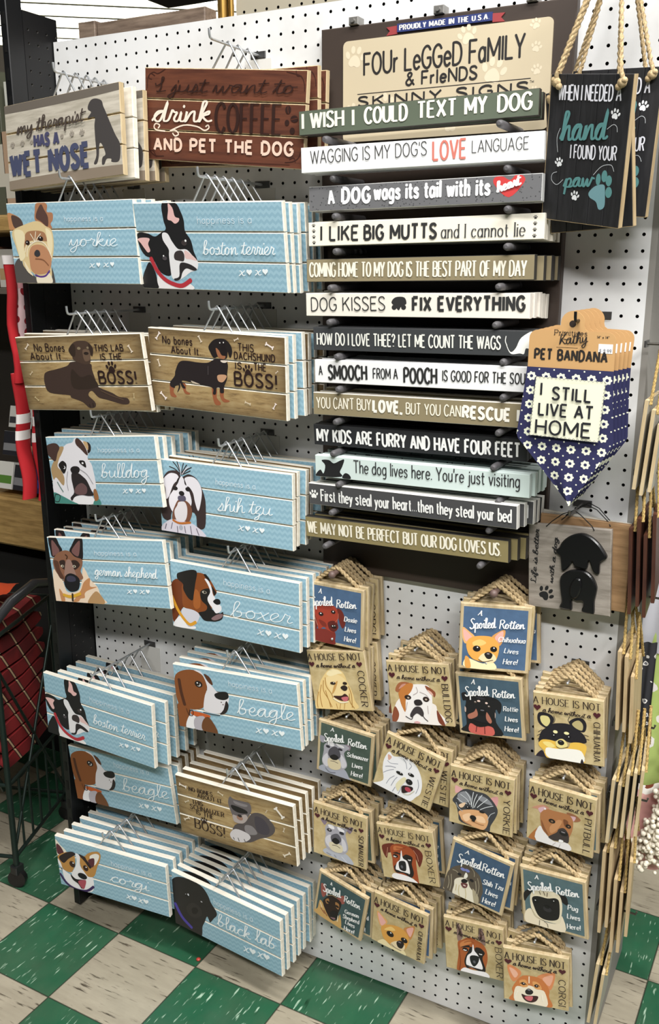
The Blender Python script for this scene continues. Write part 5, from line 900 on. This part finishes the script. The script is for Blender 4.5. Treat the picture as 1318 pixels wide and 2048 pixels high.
def black_rope(o, M, loc, top):
    w, h = POSE['hand'][6:8]; t = M.inverted() @ (Vector(top)-Vector(loc))
    for s in (-1, 1):
        a = Vector((s*(w/2-0.55), -0.14, h-0.35)); b = Vector((a.x+(t.x-a.x)*0.04, -0.2, h+0.12))
        mb = MB(); L = (t-b).length; P = []; n = 44
        for ph in (0, math.pi):
            pts = []
            for i in range(n+1):
                u = i/n; p = b.lerp(t, u); th = 2*math.pi*u*L/0.75+ph; pts.append((p.x+0.07*math.cos(th), p.y+0.07*math.sin(th), p.z))
            mb.tube(pts, 0.085, 5)
        mb.tube([tuple(a), (a.x, -0.26, h-0.05), tuple(b)], 0.13, 6)
        child('rope', mb, JUTE, o, True)
        mb = MB(); mb.ball((a.x, -0.22, h-0.42), 0.27, 0, 9, 6, (1.1, 0.8, 1)); mb.ball((a.x-s*0.2, -0.22, h-0.62), 0.19); mb.ball((a.x+s*0.15, -0.25, h-0.3), 0.18); child('knot', mb, JUTE, o, True)
x, y, z, yw, pt, rl, w, h = POSE['hand']
top0 = (45.2, y+0.6, 79.9)
for i, (dx, dy, dz, ry, rr, lab) in enumerate(((0, 0, 0, yw, rl, 'front black plank sign reading WHEN I NEEDED A hand I FOUND YOUR paw'),
    (0.5, 1.0, -0.35, -0.30, -0.05, 'black plank sign second in the stack behind WHEN I NEEDED A hand'),
    (0.9, 1.75, 0.5, -0.20, 0.07, 'black plank sign third in the stack behind WHEN I NEEDED A hand'),
    (0.6, 2.9, 0.6, -0.10, 0.0, 'black plank sign last in the stack behind WHEN I NEEDED A hand'))):
    loc = (x+dx, y+dy, z+dz); o, M = black_sign(loc, (pt*(1-i*0.3), rr, ry), lab)
    black_rope(o, M, loc, (top0[0], top0[1]+i*0.5, top0[2]))
for i, (lx, ly, lz, ry) in enumerate(((50.9, -3.6, 65.2, -0.22), (51.2, -2.2, 65.4, -0.12))):
    loc = (lx, ly, lz); o, M = black_sign(loc, (0.05, 0.03, ry), 'black plank sign cut off by the right edge, '+('front one' if i == 0 else 'behind another')+' on the second rope bundle')
    black_rope(o, M, loc, (47.6, -3.2+i*0.7, 79.9))
for hx, lab in ((45.2, 'black hook at the top right holding the paw sign ropes'), (47.3, 'black hook at the top right corner holding the second rope bundle')):
    hook((hx, 0, 79.6) if False else (hx, 0, 78.3), 4.8, lab, 0.8, 0.13, False, 'peg_hook', DWIRE, 1.3)
# ---------------------------------------------------------------- pet bandanas on cards
x, y, z, yw, pt, rl, w, h = POSE['bandana']
FLOW = m_flowers()
def bandana(loc, rot, label):
    o = empty('pet_bandana', loc, rot); tag(o, label, 'pet bandana', 'pet bandanas on hang cards')
    a = w/2
    P = [(-a, -0.6), (a, -0.6)]
    P += [(a-0.5+0.5*math.cos(t), h-0.5+0.5*math.sin(t)) for t in [math.pi/2*q/6 for q in range(7)]]
    P += [(0.95, h), (0.78, h+0.12)]+[(0.72*math.cos(t), h+0.45+0.72*math.sin(t)) for t in [math.radians(-10+200*q/16) for q in range(17)]]+[(-0.78, h+0.12), (-0.95, h)]
    P += [(-a+0.5+0.5*math.cos(t), h-0.5+0.5*math.sin(t)) for t in [math.pi/2+math.pi/2*q/6 for q in range(7)]]
    mb = MB(); mb.prism(P, 0, 0.05); card = child('hang_card', mb, flat('c49a66', 0.75), o)
    mb = MB(); y1 = -0.012
    text(mb, 'PET BANDANA', 'C', 0.13, (-a+0.42, 0.62), (a-0.45, 0.62), 0.58, y1, 0)
    text(mb, 'Primitives', 'Q', 0.035, (-1.05, 2.08), (0.9, 2.08), 0.3, y1, 0)
    text(mb, 'Kathy', 'R', 0.055, (-0.75, 1.52), (0.95, 1.72), 0.62, y1-0.004, 0)
    text(mb, '14" x 14"', 'C', 0.03, (1.5, 1.98), (2.2, 1.98), 0.14, y1, 0)
    ribbon(mb, [(-0.9, 1.36), (0.4, 1.36)], 0.02, y1, 0, None, False)
    child('lettering', mb, flat('221d1a'), card)
    mb = MB(); fill(mb, ell(0, h+0.42, 0.2, 0.2), y1, 0); child('hang_hole', mb, flat('2a1f18'), card)
    mb = MB(); mb.box(1.62, 2.45, -0.014, -0.004, 1.12, 1.66); st = child('price_sticker', mb, flat('f0f0f0'), card)
    mb = MB(); text(mb, '$ 9.99', 'C', 0.035, (1.7, 1.2), (2.38, 1.2), 0.17, -0.02, 0); child('lettering', mb, flat('8a8a90'), st)
    # cloth: shield shape with soft folds
    mb = MB(); rows = []; uv = []
    nz, nx = 30, 24
    for i in range(nz+1):
        t = i/nz; zz = 0.12-t*8.35
        if zz > -4.2: lx = -a-0.02-0.42*((0.12-zz)/4.3)**1.3; rx = a+0.02+0.34*((0.12-zz)/4.3)**1.3
        else:
            u = (-4.2-zz)/4.03; lx = (-a-0.44)+(0.55+a+0.44)*u; rx = (a+0.36)+(0.62-a-0.36)*u
        r = []
        for j in range(nx+1):
            s = j/nx; xx = lx+(rx-lx)*s
            yy = -0.06-0.10*math.sin(t*7+s*2)*t-0.10*math.sin(s*9+t*5)*t-0.25*t*(1-t)
            r.append((xx, yy, zz)); uv.append((xx/0.92, zz/0.86))
        rows.append(r)
    mb.grid(rows); back = [[(p[0], p[1]+0.09, p[2]) for p in r][::-1] for r in rows]; mb.grid(back)
    mb.uv = uv+[uv[i*(nx+1)+nx-j] for i in range(nz+1) for j in range(nx+1)]
    cl = child('bandana_cloth', mb, FLOW, o, True)
    mb = MB(); B = [(-1.92, -0.42), (2.3, -0.5), (2.15, -4.05), (-2.12, -4.02)]; rows = []
    for i in range(9):
        u = i/8; rows.append([(B[0][0]+(B[1][0]-B[0][0])*s+(B[3][0]-B[0][0])*u, -0.33-0.03*math.sin(s*8+u*3), B[0][1]+(B[1][1]-B[0][1])*s+(B[3][1]-B[0][1])*u) for s in [q/8 for q in range(9)]])
    mb.grid([r[::1] for r in rows][::-1]); pa = child('patch', mb, flat('e9e8d0', 0.9), o, True)
    mb = MB()
    for k, (a0, b0) in enumerate(zip(B, B[1:]+B[:1])):
        n = 34; pts = []
        for i in range(n+1):
            s = i/n; px, pz = a0[0]+(b0[0]-a0[0])*s, a0[1]+(b0[1]-a0[1])*s; dx, dz = b0[0]-a0[0], b0[1]-a0[1]; L = math.hypot(dx, dz); f = 0.06*(1 if i % 2 else -1)
            pts.append((px-dz/L*f, pz+dx/L*f))
        ribbon(mb, pts, 0.022, -0.385, 0, None, False)
    child('zigzag_stitch', mb, flat('2a2a38'), pa)
    mb = MB()
    for tx, xa, xb, zb, hh in (('I', -1.55, -1.53, -1.5, 0.72), ('STILL', -0.8, 1.5, -1.72, 0.72), ('LIVE AT', -1.6, 1.68, -2.72, 0.72), ('HOME', -1.72, 1.62, -3.86, 0.84)):
        text(mb, tx, 'C', 0.13, (xa, zb), (xb, zb), hh, -0.39, 0)
    child('lettering', mb, flat('1c1c22'), pa)
    return o
b0 = bandana((x, y, z), (pt, rl, yw), 'navy daisy pet bandana reading I STILL LIVE AT HOME, front one on its brown card')
for i in range(1, 5):
    c = copy_thing(b0, (x+0.12*i, y+0.62*i, z+0.02*i), (pt, rl+0.01*i, yw*(1-0.15*i))); tag(c, 'navy daisy pet bandana, '+ORD[i]+' from the front behind I STILL LIVE AT HOME', 'pet bandana', 'pet bandanas on hang cards')
hook((x+0.35, 0, z+h+0.62), -y+0.9, 'black hook holding the pet bandana cards', 0.55, 0.09, False, 'peg_hook', DWIRE)
# ---------------------------------------------------------------- relief sign with the black dog
x, y, z, yw, pt, rl, w, h = POSE['life']
def M3(r): return Matrix.Rotation(r[2], 3, 'Z') @ Matrix.Rotation(r[0], 3, 'X') @ Matrix.Rotation(r[1], 3, 'Y')
lo = empty('relief_sign', (x, y, z), (pt, rl, yw)); tag(lo, 'grey barnwood sign reading Life is better with a dog with black dog relief', 'sign', 'relief signs under the pet bandanas')
mb = MB(); mb.box(-w/2, w/2, 0, 0.3, 0, h, 0, 0.06); child('board', mb, LIFEW, lo)
link('lettering', art_mesh('lettering', ART['life'], w, h, 't', -0.01), lo); link('paw_print', art_mesh('paw_print', ART['life'], w, h, 'b'), lo)
def conv_l(s):
    v = [float(q)/100 for q in s.split()]; return [(v[i]-w/2, v[i+1]) for i in range(0, len(v)-1, 2)]
for nm, dat in (('dog_head', '203 427 224 445 248 490 296 531 367 555 426 542 478 505 514 461 540 416 532 394 498 364 493 298 482 290 452 311 431 369 419 371 411 318 370 319 329 328 313 359 304 337 275 300 245 287 238 330 231 384 206 406'), ('dog_body', '231 219 251 264 299 294 359 304 412 295 453 258 478 201 475 153 464 92 464 21 451 12 392 15 383 33 392 58 388 91 350 87 314 101 313 29 303 20 237 26 233 42 245 74 235 146'), ('dog_tail', '324 230 348 251 377 243 383 189 362 126 332 109 308 131 306 180')):
    P = cr(conv_l(dat), True, 4); mb = MB(); y0 = {'dog_tail': -0.52, 'dog_head': -0.34, 'dog_body': -0.34}[nm]; c = 0.09
    cxm = sum(p[0] for p in P)/len(P); czm = sum(p[1] for p in P)/len(P)
    A = sum(P[i][0]*P[(i+1) % len(P)][1]-P[(i+1) % len(P)][0]*P[i][1] for i in range(len(P)))
    if A < 0: P = P[::-1]
    n = len(P); inn = []
    for i in range(n):
        dx, dz = P[(i+1) % n][0]-P[i-1][0], P[(i+1) % n][1]-P[i-1][1]; L = math.hypot(dx, dz) or 1; inn.append((P[i][0]-dz/L*0.08, P[i][1]+dx/L*0.08))
    fill(mb, inn, y0, 0)
    mb.grid([[(a, 0.0, b) for a, b in P], [(a, y0+c, b) for a, b in P], [(a, y0, b) for a, b in inn]], 0, True)
    child(nm, mb, flat('121213', 0.3), lo)
def lwire(h2, ax):
    mb = MB(); mb.tube([(-1.55, -0.05, h2-0.15), (-1.2, 0.05, h2+0.2), (-0.5, 0.15, h2+0.75), (ax, 0.15, h2+1.05), (0.7, 0.15, h2+0.8), (1.5, 0.1, h2+0.1), (1.7, -0.05, h2-0.15)], 0.035, 5); return mb
child('wire_hanger', lwire(h, 0.3), DWIRE, lo, True)
apx = M3((pt, rl, yw)) @ Vector((0.3, 0.15, h+1.05))+Vector((x, y, z))
for i, (ddx, mat, lab) in enumerate(((0.55, TANW, 'tan plank sign wider than the grey black dog relief sign, directly behind it'), (0.3, flat('c9c4b8'), 'pale sign at the back behind the black dog relief sign'))):
    o = empty('relief_sign', (x+ddx, y+0.62+0.6*i, z+0.35), (pt*0.5, rl+0.06*(i+1) if i == 0 else rl+0.1, yw*0.5)); tag(o, lab, 'sign', 'relief signs under the pet bandanas')
    mb = MB(); mb.box(-w/2-0.2, w/2+0.25, 0, 0.3, 0, h+0.1, 0, 0.05); child('board', mb, mat, o); child('wire_hanger', lwire(h, 0), DWIRE, o, True)
hook((apx[0], 0, apx[2]-0.05), -apx[1]+1.4, 'grey hook with an upturned tip holding the relief signs', 0.35, 0.1, False, 'peg_hook', flat('6e6a66', 0.3, 0.8))
# ---------------------------------------------------------------- signs hung edge-on along the right end of the gondola
def edge_sign(loc, rot, wd, ht, wood_, rope_, label, group, face=None):
    """plaque whose face looks towards +x; loc = bottom centre"""
    o = empty('end_panel_sign', loc, rot); tag(o, label, 'sign', group)
    mb = MB(); mb.box(-wd/2, wd/2, 0, 0.22, 0, ht, 1, 0.03, 0); child('board', mb, [face or wood_, wood_], o)
    for s in (-1, 1):
        a = Vector((s*(wd/2-0.45), -0.08, ht-0.3)); t = Vector((0, 0.1, ht+3.6)); mb = MB(); L = (t-a).length
        for ph in (0, 2.09, 4.19):
            mb.tube([(a.x+(t.x-a.x)*u+0.05*math.cos(7*L*u+ph), a.y+(t.y-a.y)*u+0.05*math.sin(7*L*u+ph), a.z+(t.z-a.z)*u) for u in [q/40 for q in range(41)]], 0.062, 5)
        child('rope', mb, rope_, o, True)
    return o
def edge_group(xs, ynear, zt, zb, wd, wood_, what, where, face, lean=None):
    for i, x0 in enumerate(xs):
        ht = zt[i]-zb[i]; ya = math.radians((0.5, 2, 3.5, 5, 6.5)[i]); ln = (lean or [0]*9)[i]
        edge_sign((x0-math.sin(ya)*wd/2, ynear+math.cos(ya)*wd/2, zb[i]), (ln, 0, math.radians(90)+ya), wd, ht, wood_, GOLDROPE, what+', '+['innermost', 'second out', 'third out', 'fourth out', 'fifth out'][i]+' '+where, 'edge-on signs '+where, face)
    o = empty('end_panel_hook', (47.85, ynear+wd/2, zt[0]+3.2)); tag(o, 'end panel hook holding the edge-on signs '+where, 'peg hook')
    mb = MB(); mb.tube([(0, 0, 0), (2.7, 0, 0), (2.75, 0, 0.25)], 0.08, 8); child('rod', mb, flat('55524c', 0.4, 0.6), o, True); mb = MB(); mb.box(-0.02, 0.1, -0.6, 0.6, -0.2, 0.2); child('back_clip', mb, flat('5a5a5a', 0.4, 0.7), o)
edge_group([48.36, 48.82, 49.3], -3.5, [53.15, 52.58, 51.71], [47.53, 47.19, 47.46], 5.0, PINE, 'light wood sign seen edge-on', 'at the top of the right end', flat('a9a69a'), [0.06, 0.06, 0.06])
edge_group([48.74, 49.2, 49.66, 50.12], -3.5, [45.02, 45.7, 44.71, 46.11], [39.27, 39.88, 39.2, 40.27], 5.0, SIENNA, 'dark mahogany sign seen edge-on', 'beside the black dog relief sign', None, [-0.06, -0.06, -0.06, -0.06])
edge_group([48.61, 49.07, 49.53], -3.5, [36.58, 36.31, 35.0], [30.96, 30.92, 30.21], 5.0, ENDW, 'light wood sign seen edge-on', 'beside the long-haired chihuahua plaques', None, [-0.045, -0.045, -0.045])
edge_group([48.59, 49.05, 49.51, 49.97, 50.43], -3.5, [27.21, 26.94, 27.9, 28.11, 28.41], [22.28, 23.57, 23.0, 23.03, 23.38], 5.0, PINE, 'light wood sign seen edge-on', 'beside the pitbull plaques', flat('a9a69a'), [0.02, 0.02, 0.02, 0.02, 0.02])
edge_group([48.58, 49.04, 49.5, 49.96, 50.42], -3.5, [21.57, 22.06, 19.61, 18.77, 21.33], [14.93, 15.54, 13.64, 13.79, 15.3], 5.0, ENDW, 'light wood sign seen edge-on', 'beside the pug plaques', None, [-0.014, -0.014, -0.014, -0.014, -0.014])
edge_group([48.38, 48.84], -3.5, [12.27, 11.55], [7.02, 6.57], 5.0, PINE, 'light wood sign seen edge-on', 'at the bottom of the right end', flat('a9a69a'), [0.06, 0.06])
# ---------------------------------------------------------------- soft goods seen past the right end
def cloth(name, x0, x1, z0, z1, y, mat, label, cat, amp=0.5, u=1.0, skew=0.0, sag=0.0):
    mb = MB(); nx, nz = 22, 26; rows = []; uv = []
    for i in range(nz+1):
        t = i/nz; r = []
        for j in range(nx+1):
            s = j/nx; zz = z1+(z0-z1)*t-sag*math.sin(math.pi*s)*t; xx = x0+(x1-x0)*s+skew*t
            r.append((xx, y-amp*math.sin(s*11+t*2)*0.5-amp*math.sin(s*5+1)*0.5-0.3*amp*math.sin(t*9+s*4), zz)); uv.append(((xx-x0)*u, (zz-z0)*u))
        rows.append(r)
    mb.grid(rows); bk = [[(p[0], p[1]+0.25, p[2]) for p in r][::-1] for r in rows]; mb.grid(bk)
    mb.uv = uv+[uv[i*(nx+1)+nx-j] for i in range(nz+1) for j in range(nx+1)]
    o = link(name, mb.mesh(name, mat, True)); tag(o, label, cat); return o
def fluff(name, pts, r, par, mat, n=80):
    mb = MB()
    for p in pts:
        for k in range(n):
            mb.ball((p[0]+random.uniform(-r, r), p[1]+random.uniform(-r, r)*0.6, p[2]+random.uniform(-r, r)), r*random.uniform(0.12, 0.22), 0, 6, 4)
    o = link(name, mb.mesh(name, mat, True)); 
    if par: o.parent = par
    return o
SHERPA = flat('e9e1cf', 0.98)
cloth('hanging_fleece_blanket', 48.3, 58, 20, 37, 7.0, m_paws('b2c672', '2c2a26'), 'green fleece blanket with dog faces and paw marks past the right end', 'blanket', 0.8, 0.42)
o = bpy.data.objects['hanging_fleece_blanket']
fluff('sherpa_edge', [(52.2+random.uniform(-0.4, 0.4), 6.2, 23.0+0.8*i) for i in range(13)], 1.2, o, SHERPA)
cloth('pink_fleece_blanket', 48.8, 53.5, 15.5, 23.0, 4.8, m_paws('e0aaa4', '7a3c22'), 'pink fleece with brown patches below the green blanket', 'blanket', 0.8, 0.3, -0.6)
o = bpy.data.objects['pink_fleece_blanket']
fluff('sherpa_edge', [(52.0-0.15*i+random.uniform(-0.5, 0.5), 3.9, 23.5-0.75*i) for i in range(9)], 1.2, o, SHERPA)
cloth('grey_knit_cloth', 48.2, 50.8, 33, 42, 6.0, flat('b4b4ba', 0.95), 'pale grey cloth hanging behind the mahogany edge-on signs', 'cloth', 0.3, 1.0)
cloth('white_patterned_cloth', 50.2, 58, 38.5, 56, 12.0, m_paws('d8d4cc', '2e2c34'), 'white patterned cloth hanging behind the topmost edge-on signs', 'cloth', 0.6, 0.5)
cloth('dark_knit_cloth', 48.2, 49.4, 22, 34, 5.2, m_paws('2c2c30', '6a6a70'), 'dark grey knit hanging beside the long-haired chihuahua plaques', 'cloth', 0.3, 1.5)
# ---------------------------------------------------------------- left background: socks, shelves, cart
def sock(loc, wd, ht, mats, label, seg):
    o = empty('knit_dog_sock', loc); tag(o, label, 'dog sock')
    for nm, z0, z1, m, sx in seg:
        mb = MB(); rows = []
        for i in range(9):
            t = i/8; zz = z0+(z1-z0)*t
            rows.append([(0.32*sx*math.cos(a)+0.10*math.sin(zz*1.1), wd/2*sx*math.sin(a)+0.12*math.sin(zz*0.9), zz) for a in [2*math.pi*q/14 for q in range(14)]])
        mb.grid(rows, 0, True); mb.face(rows[0][::-1]); mb.face(rows[-1]); child(nm, mb, m, o, True)
    return o
RED = flat('b01620', 0.8); WHT = flat('ece4e2', 0.85); PNK = flat('d89aa0', 0.85)
def m_dots():
    t = NT('dotted_knit', 0.9); v, x, y, z = t.xyz()
    vo = t.n('ShaderNodeTexVoronoi'); t.l(t.comb(0.0, t.math('MULTIPLY', y, 0.9), t.math('MULTIPLY', z, 0.9)), vo.inputs['Vector']); vo.inputs['Scale'].default_value = 1.0; vo.inputs['Randomness'].default_value = 0.25
    return t.done(t.mix(t.math('LESS_THAN', vo.outputs['Distance'], 0.33), 'e6c4c6', '8e1420'))
sock((-1.6, -5.65, 51.6), 1.0, 11, 0, 'red dotted dog sock hanging on the black post beside the yorkie sign', [('leg', 0, 9.6, RED, 1.0), ('cuff', 9.6, 10.3, WHT, 1.1)])
sock((-1.7, -4.5, 51.0), 1.5, 11, 0, 'pink dotted dog sock hanging behind the red one', [('leg', 0, 8.3, m_dots(), 1.0), ('cuff', 8.3, 8.9, PNK, 1.05)])
sock((-1.7, -5.5, 41.6), 1.5, 11, 0, 'red dog sock with two white stripes, left one of the lower pair', [('foot', 0, 5.2, RED, 1.05), ('lower_stripe', 5.2, 6.0, WHT, 1.08), ('middle_band', 6.0, 6.6, RED, 1.05), ('upper_stripe', 6.6, 7.4, WHT, 1.05), ('leg', 7.4, 10.8, RED, 1.0)])
sock((-1.45, -4.1, 41.2), 1.1, 11, 0, 'red dog sock with two white stripes next to the lower black post', [('foot', 0, 5.2, RED, 1.05), ('lower_stripe', 5.2, 6.0, WHT, 1.08), ('middle_band', 6.0, 6.6, RED, 1.05), ('upper_stripe', 6.6, 7.4, WHT, 1.05), ('leg', 7.4, 10.2, RED, 1.0)])
sh = empty('store_shelf', (-30, 20, 0)); tag(sh, 'dark store shelf with varnished pine edges left behind the display', 'shelf')
mb = MB(); mb.box(-16, 14.5, 8, 9, 0, 76); child('back_panel', mb, flat('2a2622', 0.8), sh)
mb = MB(); mb.box(-16, 14.5, -5.6, 8, 28.3, 34.3, 0, 0.3); child('lower_shelf_board', mb, SHELFW, sh)
mb = MB(); mb.box(-16, 14.5, -5.6, 8, 64.6, 66.4, 0, 0.2); child('upper_shelf_board', mb, SHELFW, sh)
mb = MB(); mb.box(-16, 14.5, -3, 8, 0, 26); child('cavity_shade_block', mb, flat('100e0d', 0.9), sh)  # near-black block stands in for the shade in the cavity under the shelf
mb = MB(); mb.box(-16, 14.5, -5.3, 8, 58.0, 58.6); child('middle_shelf_board', mb, flat('6c6258', 0.6), sh)
rr = random.Random(5)
def packet(loc, sx, sy, sz, col, band, label, rx=0.0, rz=0.0, nm='boxed_game', cat='box', grp=None):
    o = empty(nm, loc, (rx, 0, rz)); tag(o, label, cat, grp)
    mb = MB(); mb.box(-sx/2, sx/2, 0, sy, 0, sz, 0, 0.04); child('carton', mb, flat(col, 0.35), o)
    mb = MB(); mb.quad((-sx/2+0.1, -0.006, sz*0.2), (sx/2-0.1, -0.006, sz*0.2), (sx/2-0.1, -0.006, sz*0.5), (-sx/2+0.1, -0.006, sz*0.5)); child('printed_band', mb, flat(band, 0.4), o)
    return o
COLS = [('1c1c1e', 'd8d8d4'), ('c8c8c4', '2a2a2c'), ('e4e2da', '5c8a3a'), ('2a2a30', '8a8a8c'), ('d6d4cc', '3c3c40'), ('3a3230', 'b09070')]
k = 0
for row, (z0, hh, yy) in enumerate(((34.35, 3.4, 15.2), (38.0, 3.0, 17.2), (41.2, 3.0, 18.6), (44.4, 3.2, 20.0), (48.0, 4.4, 20.5), (52.8, 4.4, 21.0))):
    xx = -29.5
    while xx < -16.6:
        wv = rr.uniform(2.2, 3.8); c = COLS[(k*7+row*3+rr.randint(0, 2)) % 6]
        if row == 0 and xx > -23: c = ('1c2450', '2c3c80')
        packet((xx+wv/2, yy, z0+(0.8 if row < 4 else 0.05)), wv-0.15, 3.0, hh-rr.uniform(0, 0.4), c[0], c[1], '%s small carton on the left shelf, %s' % ({'1c1c1e': 'black', 'c8c8c4': 'light grey', 'e4e2da': 'white and green', '2a2a30': 'charcoal', 'd6d4cc': 'off-white', '3a3230': 'dark brown', '1c2450': 'navy'}[c[0]], ['lowest row', 'second row', 'third row', 'fourth row', 'fifth row', 'topmost row'][row])+', %s from left' % ['first', 'second', 'third', 'fourth', 'fifth', 'sixth', 'seventh'][min(int((xx+29.5)/2.6), 6)], -0.25 if row < 4 else 0, rr.uniform(-0.06, 0.06), 'carton', 'box', 'small cartons on the left shelf'); xx += wv; k += 1
for row, (z0, hh, cc) in enumerate(((58.65, 4.5, ('6a4a38', 'b89a70')),)):
    xx = -29.5
    for i in range(5): packet((xx+1.6+i*2.7, 16.5, z0), 2.5, 3.0, hh-0.3*(i % 2), ['6a4a38', 'cfcac0', '54463e', '7c5a40', 'c4bdb0'][i], cc[1], 'small %s box under the upper pine shelf edge, %s from the left' % (['brown', 'white', 'dark brown', 'tan', 'pale'][i], ['first', 'second', 'third', 'fourth', 'fifth'][i]), 0, 0, 'carton', 'box', 'small cartons under the upper shelf edge')
for i, (xx, zz, hh, col, lab) in enumerate(((-21.6, 66.45, 8.5, 'b89a80', 'tan storage bin on the upper pine shelf'), (-24.8, 66.45, 14.5, '5a5c4c', 'dark green and white plant pot box on the upper pine shelf'), (-20.6, 75.2, 4.6, 'd6d6cc', 'white paper bundle stacked on the tan storage bin'))):
    packet((xx, 15.5, zz), 3.4, 4, hh, col, 'c9c2b2', lab, 0, 0, 'storage_bin', 'bin')
# wire cart with folded striped scarves
A = Vector((-8.3, -5.2, 0)); e1 = Vector((-0.33, 0.944, 0)); e2 = Vector((-0.944, -0.33, 0))
ct = empty('wire_cart', (A.x, A.y, 0)); tag(ct, 'dark green wire cart on casters at the lower left', 'cart')
def cp(a, b, z): v = e1*a+e2*b; return (v.x, v.y, z)
CG = flat('23302b', 0.4, 0.5)
for a, b, nm in ((0, 0, 1), (12, 0, 1), (0, 15, 1), (12, 15, 1)):
    mb = MB(); mb.tube([cp(a, b, 2.4), cp(a, b, 33 if a == 0 else 27)], 0.3, 8); child('leg', mb, CG, ct, True)
    mb = MB(); mb.tube([cp(a-0.3, b, 1.0), cp(a+0.3, b, 1.0)], 0.95, 14); cs = child('caster', mb, flat('121213', 0.4), ct, True)
    mb = MB(); mb.box(cp(a, b, 0)[0]-0.45, cp(a, b, 0)[0]+0.45, cp(a, b, 0)[1]-0.5, cp(a, b, 0)[1]+0.5, 1.6, 2.5, 0, 0.08); child('caster_fork', mb, flat('3c3e3e', 0.4, 0.7), cs)
mb = MB()
for z in (3.4, 11.5, 27): mb.tube([cp(0, 0, z), cp(12, 0, z), cp(12, 15, z), cp(0, 15, z), cp(0, 0, z)], 0.22, 6)
child('frame_rail', mb, CG, ct, True)
mb = MB()
for i in range(1, 6): mb.tube([cp(2*i, 0, 3.4), cp(2*i, 0, 11.5)], 0.13, 6)
mb.tube([cp(0, 0, 24), cp(12, 0, 4)], 0.16, 6); mb.tube([cp(12, 0, 24), cp(0, 0, 4)], 0.16, 6)
child('side_wires', mb, CG, ct, True)
mb = MB(); mb.tube([cp(0.6, 1.5, 29), cp(0.6, 1.5, 12), cp(1.6, 1.5, 10), cp(5, 1.5, 9.6), cp(9, 1.5, 9.8)], 0.28, 8); child('basket_bar', mb, CG, ct, True)
mb = MB(); mb.tube([cp(-0.2, 0.5, 27.8), cp(3, -0.4, 29.6), cp(8, -0.4, 29.8), cp(12, 0, 28.5)], 0.5, 10); child('handle', mb, flat('3a3a3c', 0.3, 0.3), ct, True)
mb = MB()
for i in range(8): mb.tube([cp(0.4, 15*i/7, 11.6), cp(11.6, 15*i/7, 11.6)], 0.1, 5)
child('tray_wires', mb, CG, ct, True)
PL = m_plaid()
for i in range(9):
    mb = MB(); rows = []; z0 = 12.0+i*1.75; ins = rr.uniform(0.1, 0.9)
    for q in range(11):
        u = q/10; r = []
        for s in range(17):
            v = s/16; ang = 2*math.pi*v; hx = math.cos(ang); hz = math.sin(ang)
            aa = 0.8+ins*0.3+10.4*(0.5+0.5*math.copysign(abs(hx)**0.4, hx)); zz = z0+0.8+0.72*math.copysign(abs(hz)**0.7, hz)+0.2*math.sin(u*9)+0.14*math.sin(aa*0.8+u*4)
            r.append(cp(aa, 0.7+u*13.8, zz))
        rows.append(r)
    mb.grid(rows, 0, False); mb.face(rows[0]); mb.face(rows[-1][::-1])
    o = link('folded_scarf', mb.mesh('folded_scarf', PL, True), None, (A.x, A.y, 0)); tag(o, 'red striped folded cloth in the wire cart, %s from the bottom' % ['lowest', 'second', 'third', 'fourth', 'fifth', 'sixth', 'seventh', 'eighth', 'ninth'][i], 'folded cloth', 'red striped cloths folded in the wire cart')
mb = MB(); rows = []
for q in range(13):
    u = q/12; rows.append([cp(1.5+8.5*s/12, 2.2+11.5*u, 29.0+1.7*math.sin(math.pi*u)*math.sin(math.pi*s/12)+0.2*math.sin(s*1.3+q)) for s in range(13)])
mb.grid(rows[::-1]); o = link('orange_cloth', mb.mesh('orange_cloth', flat('c8481c', 0.85), True), None, (A.x, A.y, 0)); tag(o, 'bright orange cloth lying on top of the red cloths in the wire cart', 'cloth')
mb = MB(); mb.ball((0, 0, 0.13), 0.22, 0, 10, 6, (1, 1, 0.6)); o = link('red_bead', mb.mesh('red_bead', flat('b84438', 0.4), True), None, (14.06, -5.20, 0)); tag(o, 'tiny red bead lying on the floor tile joint', 'bead')
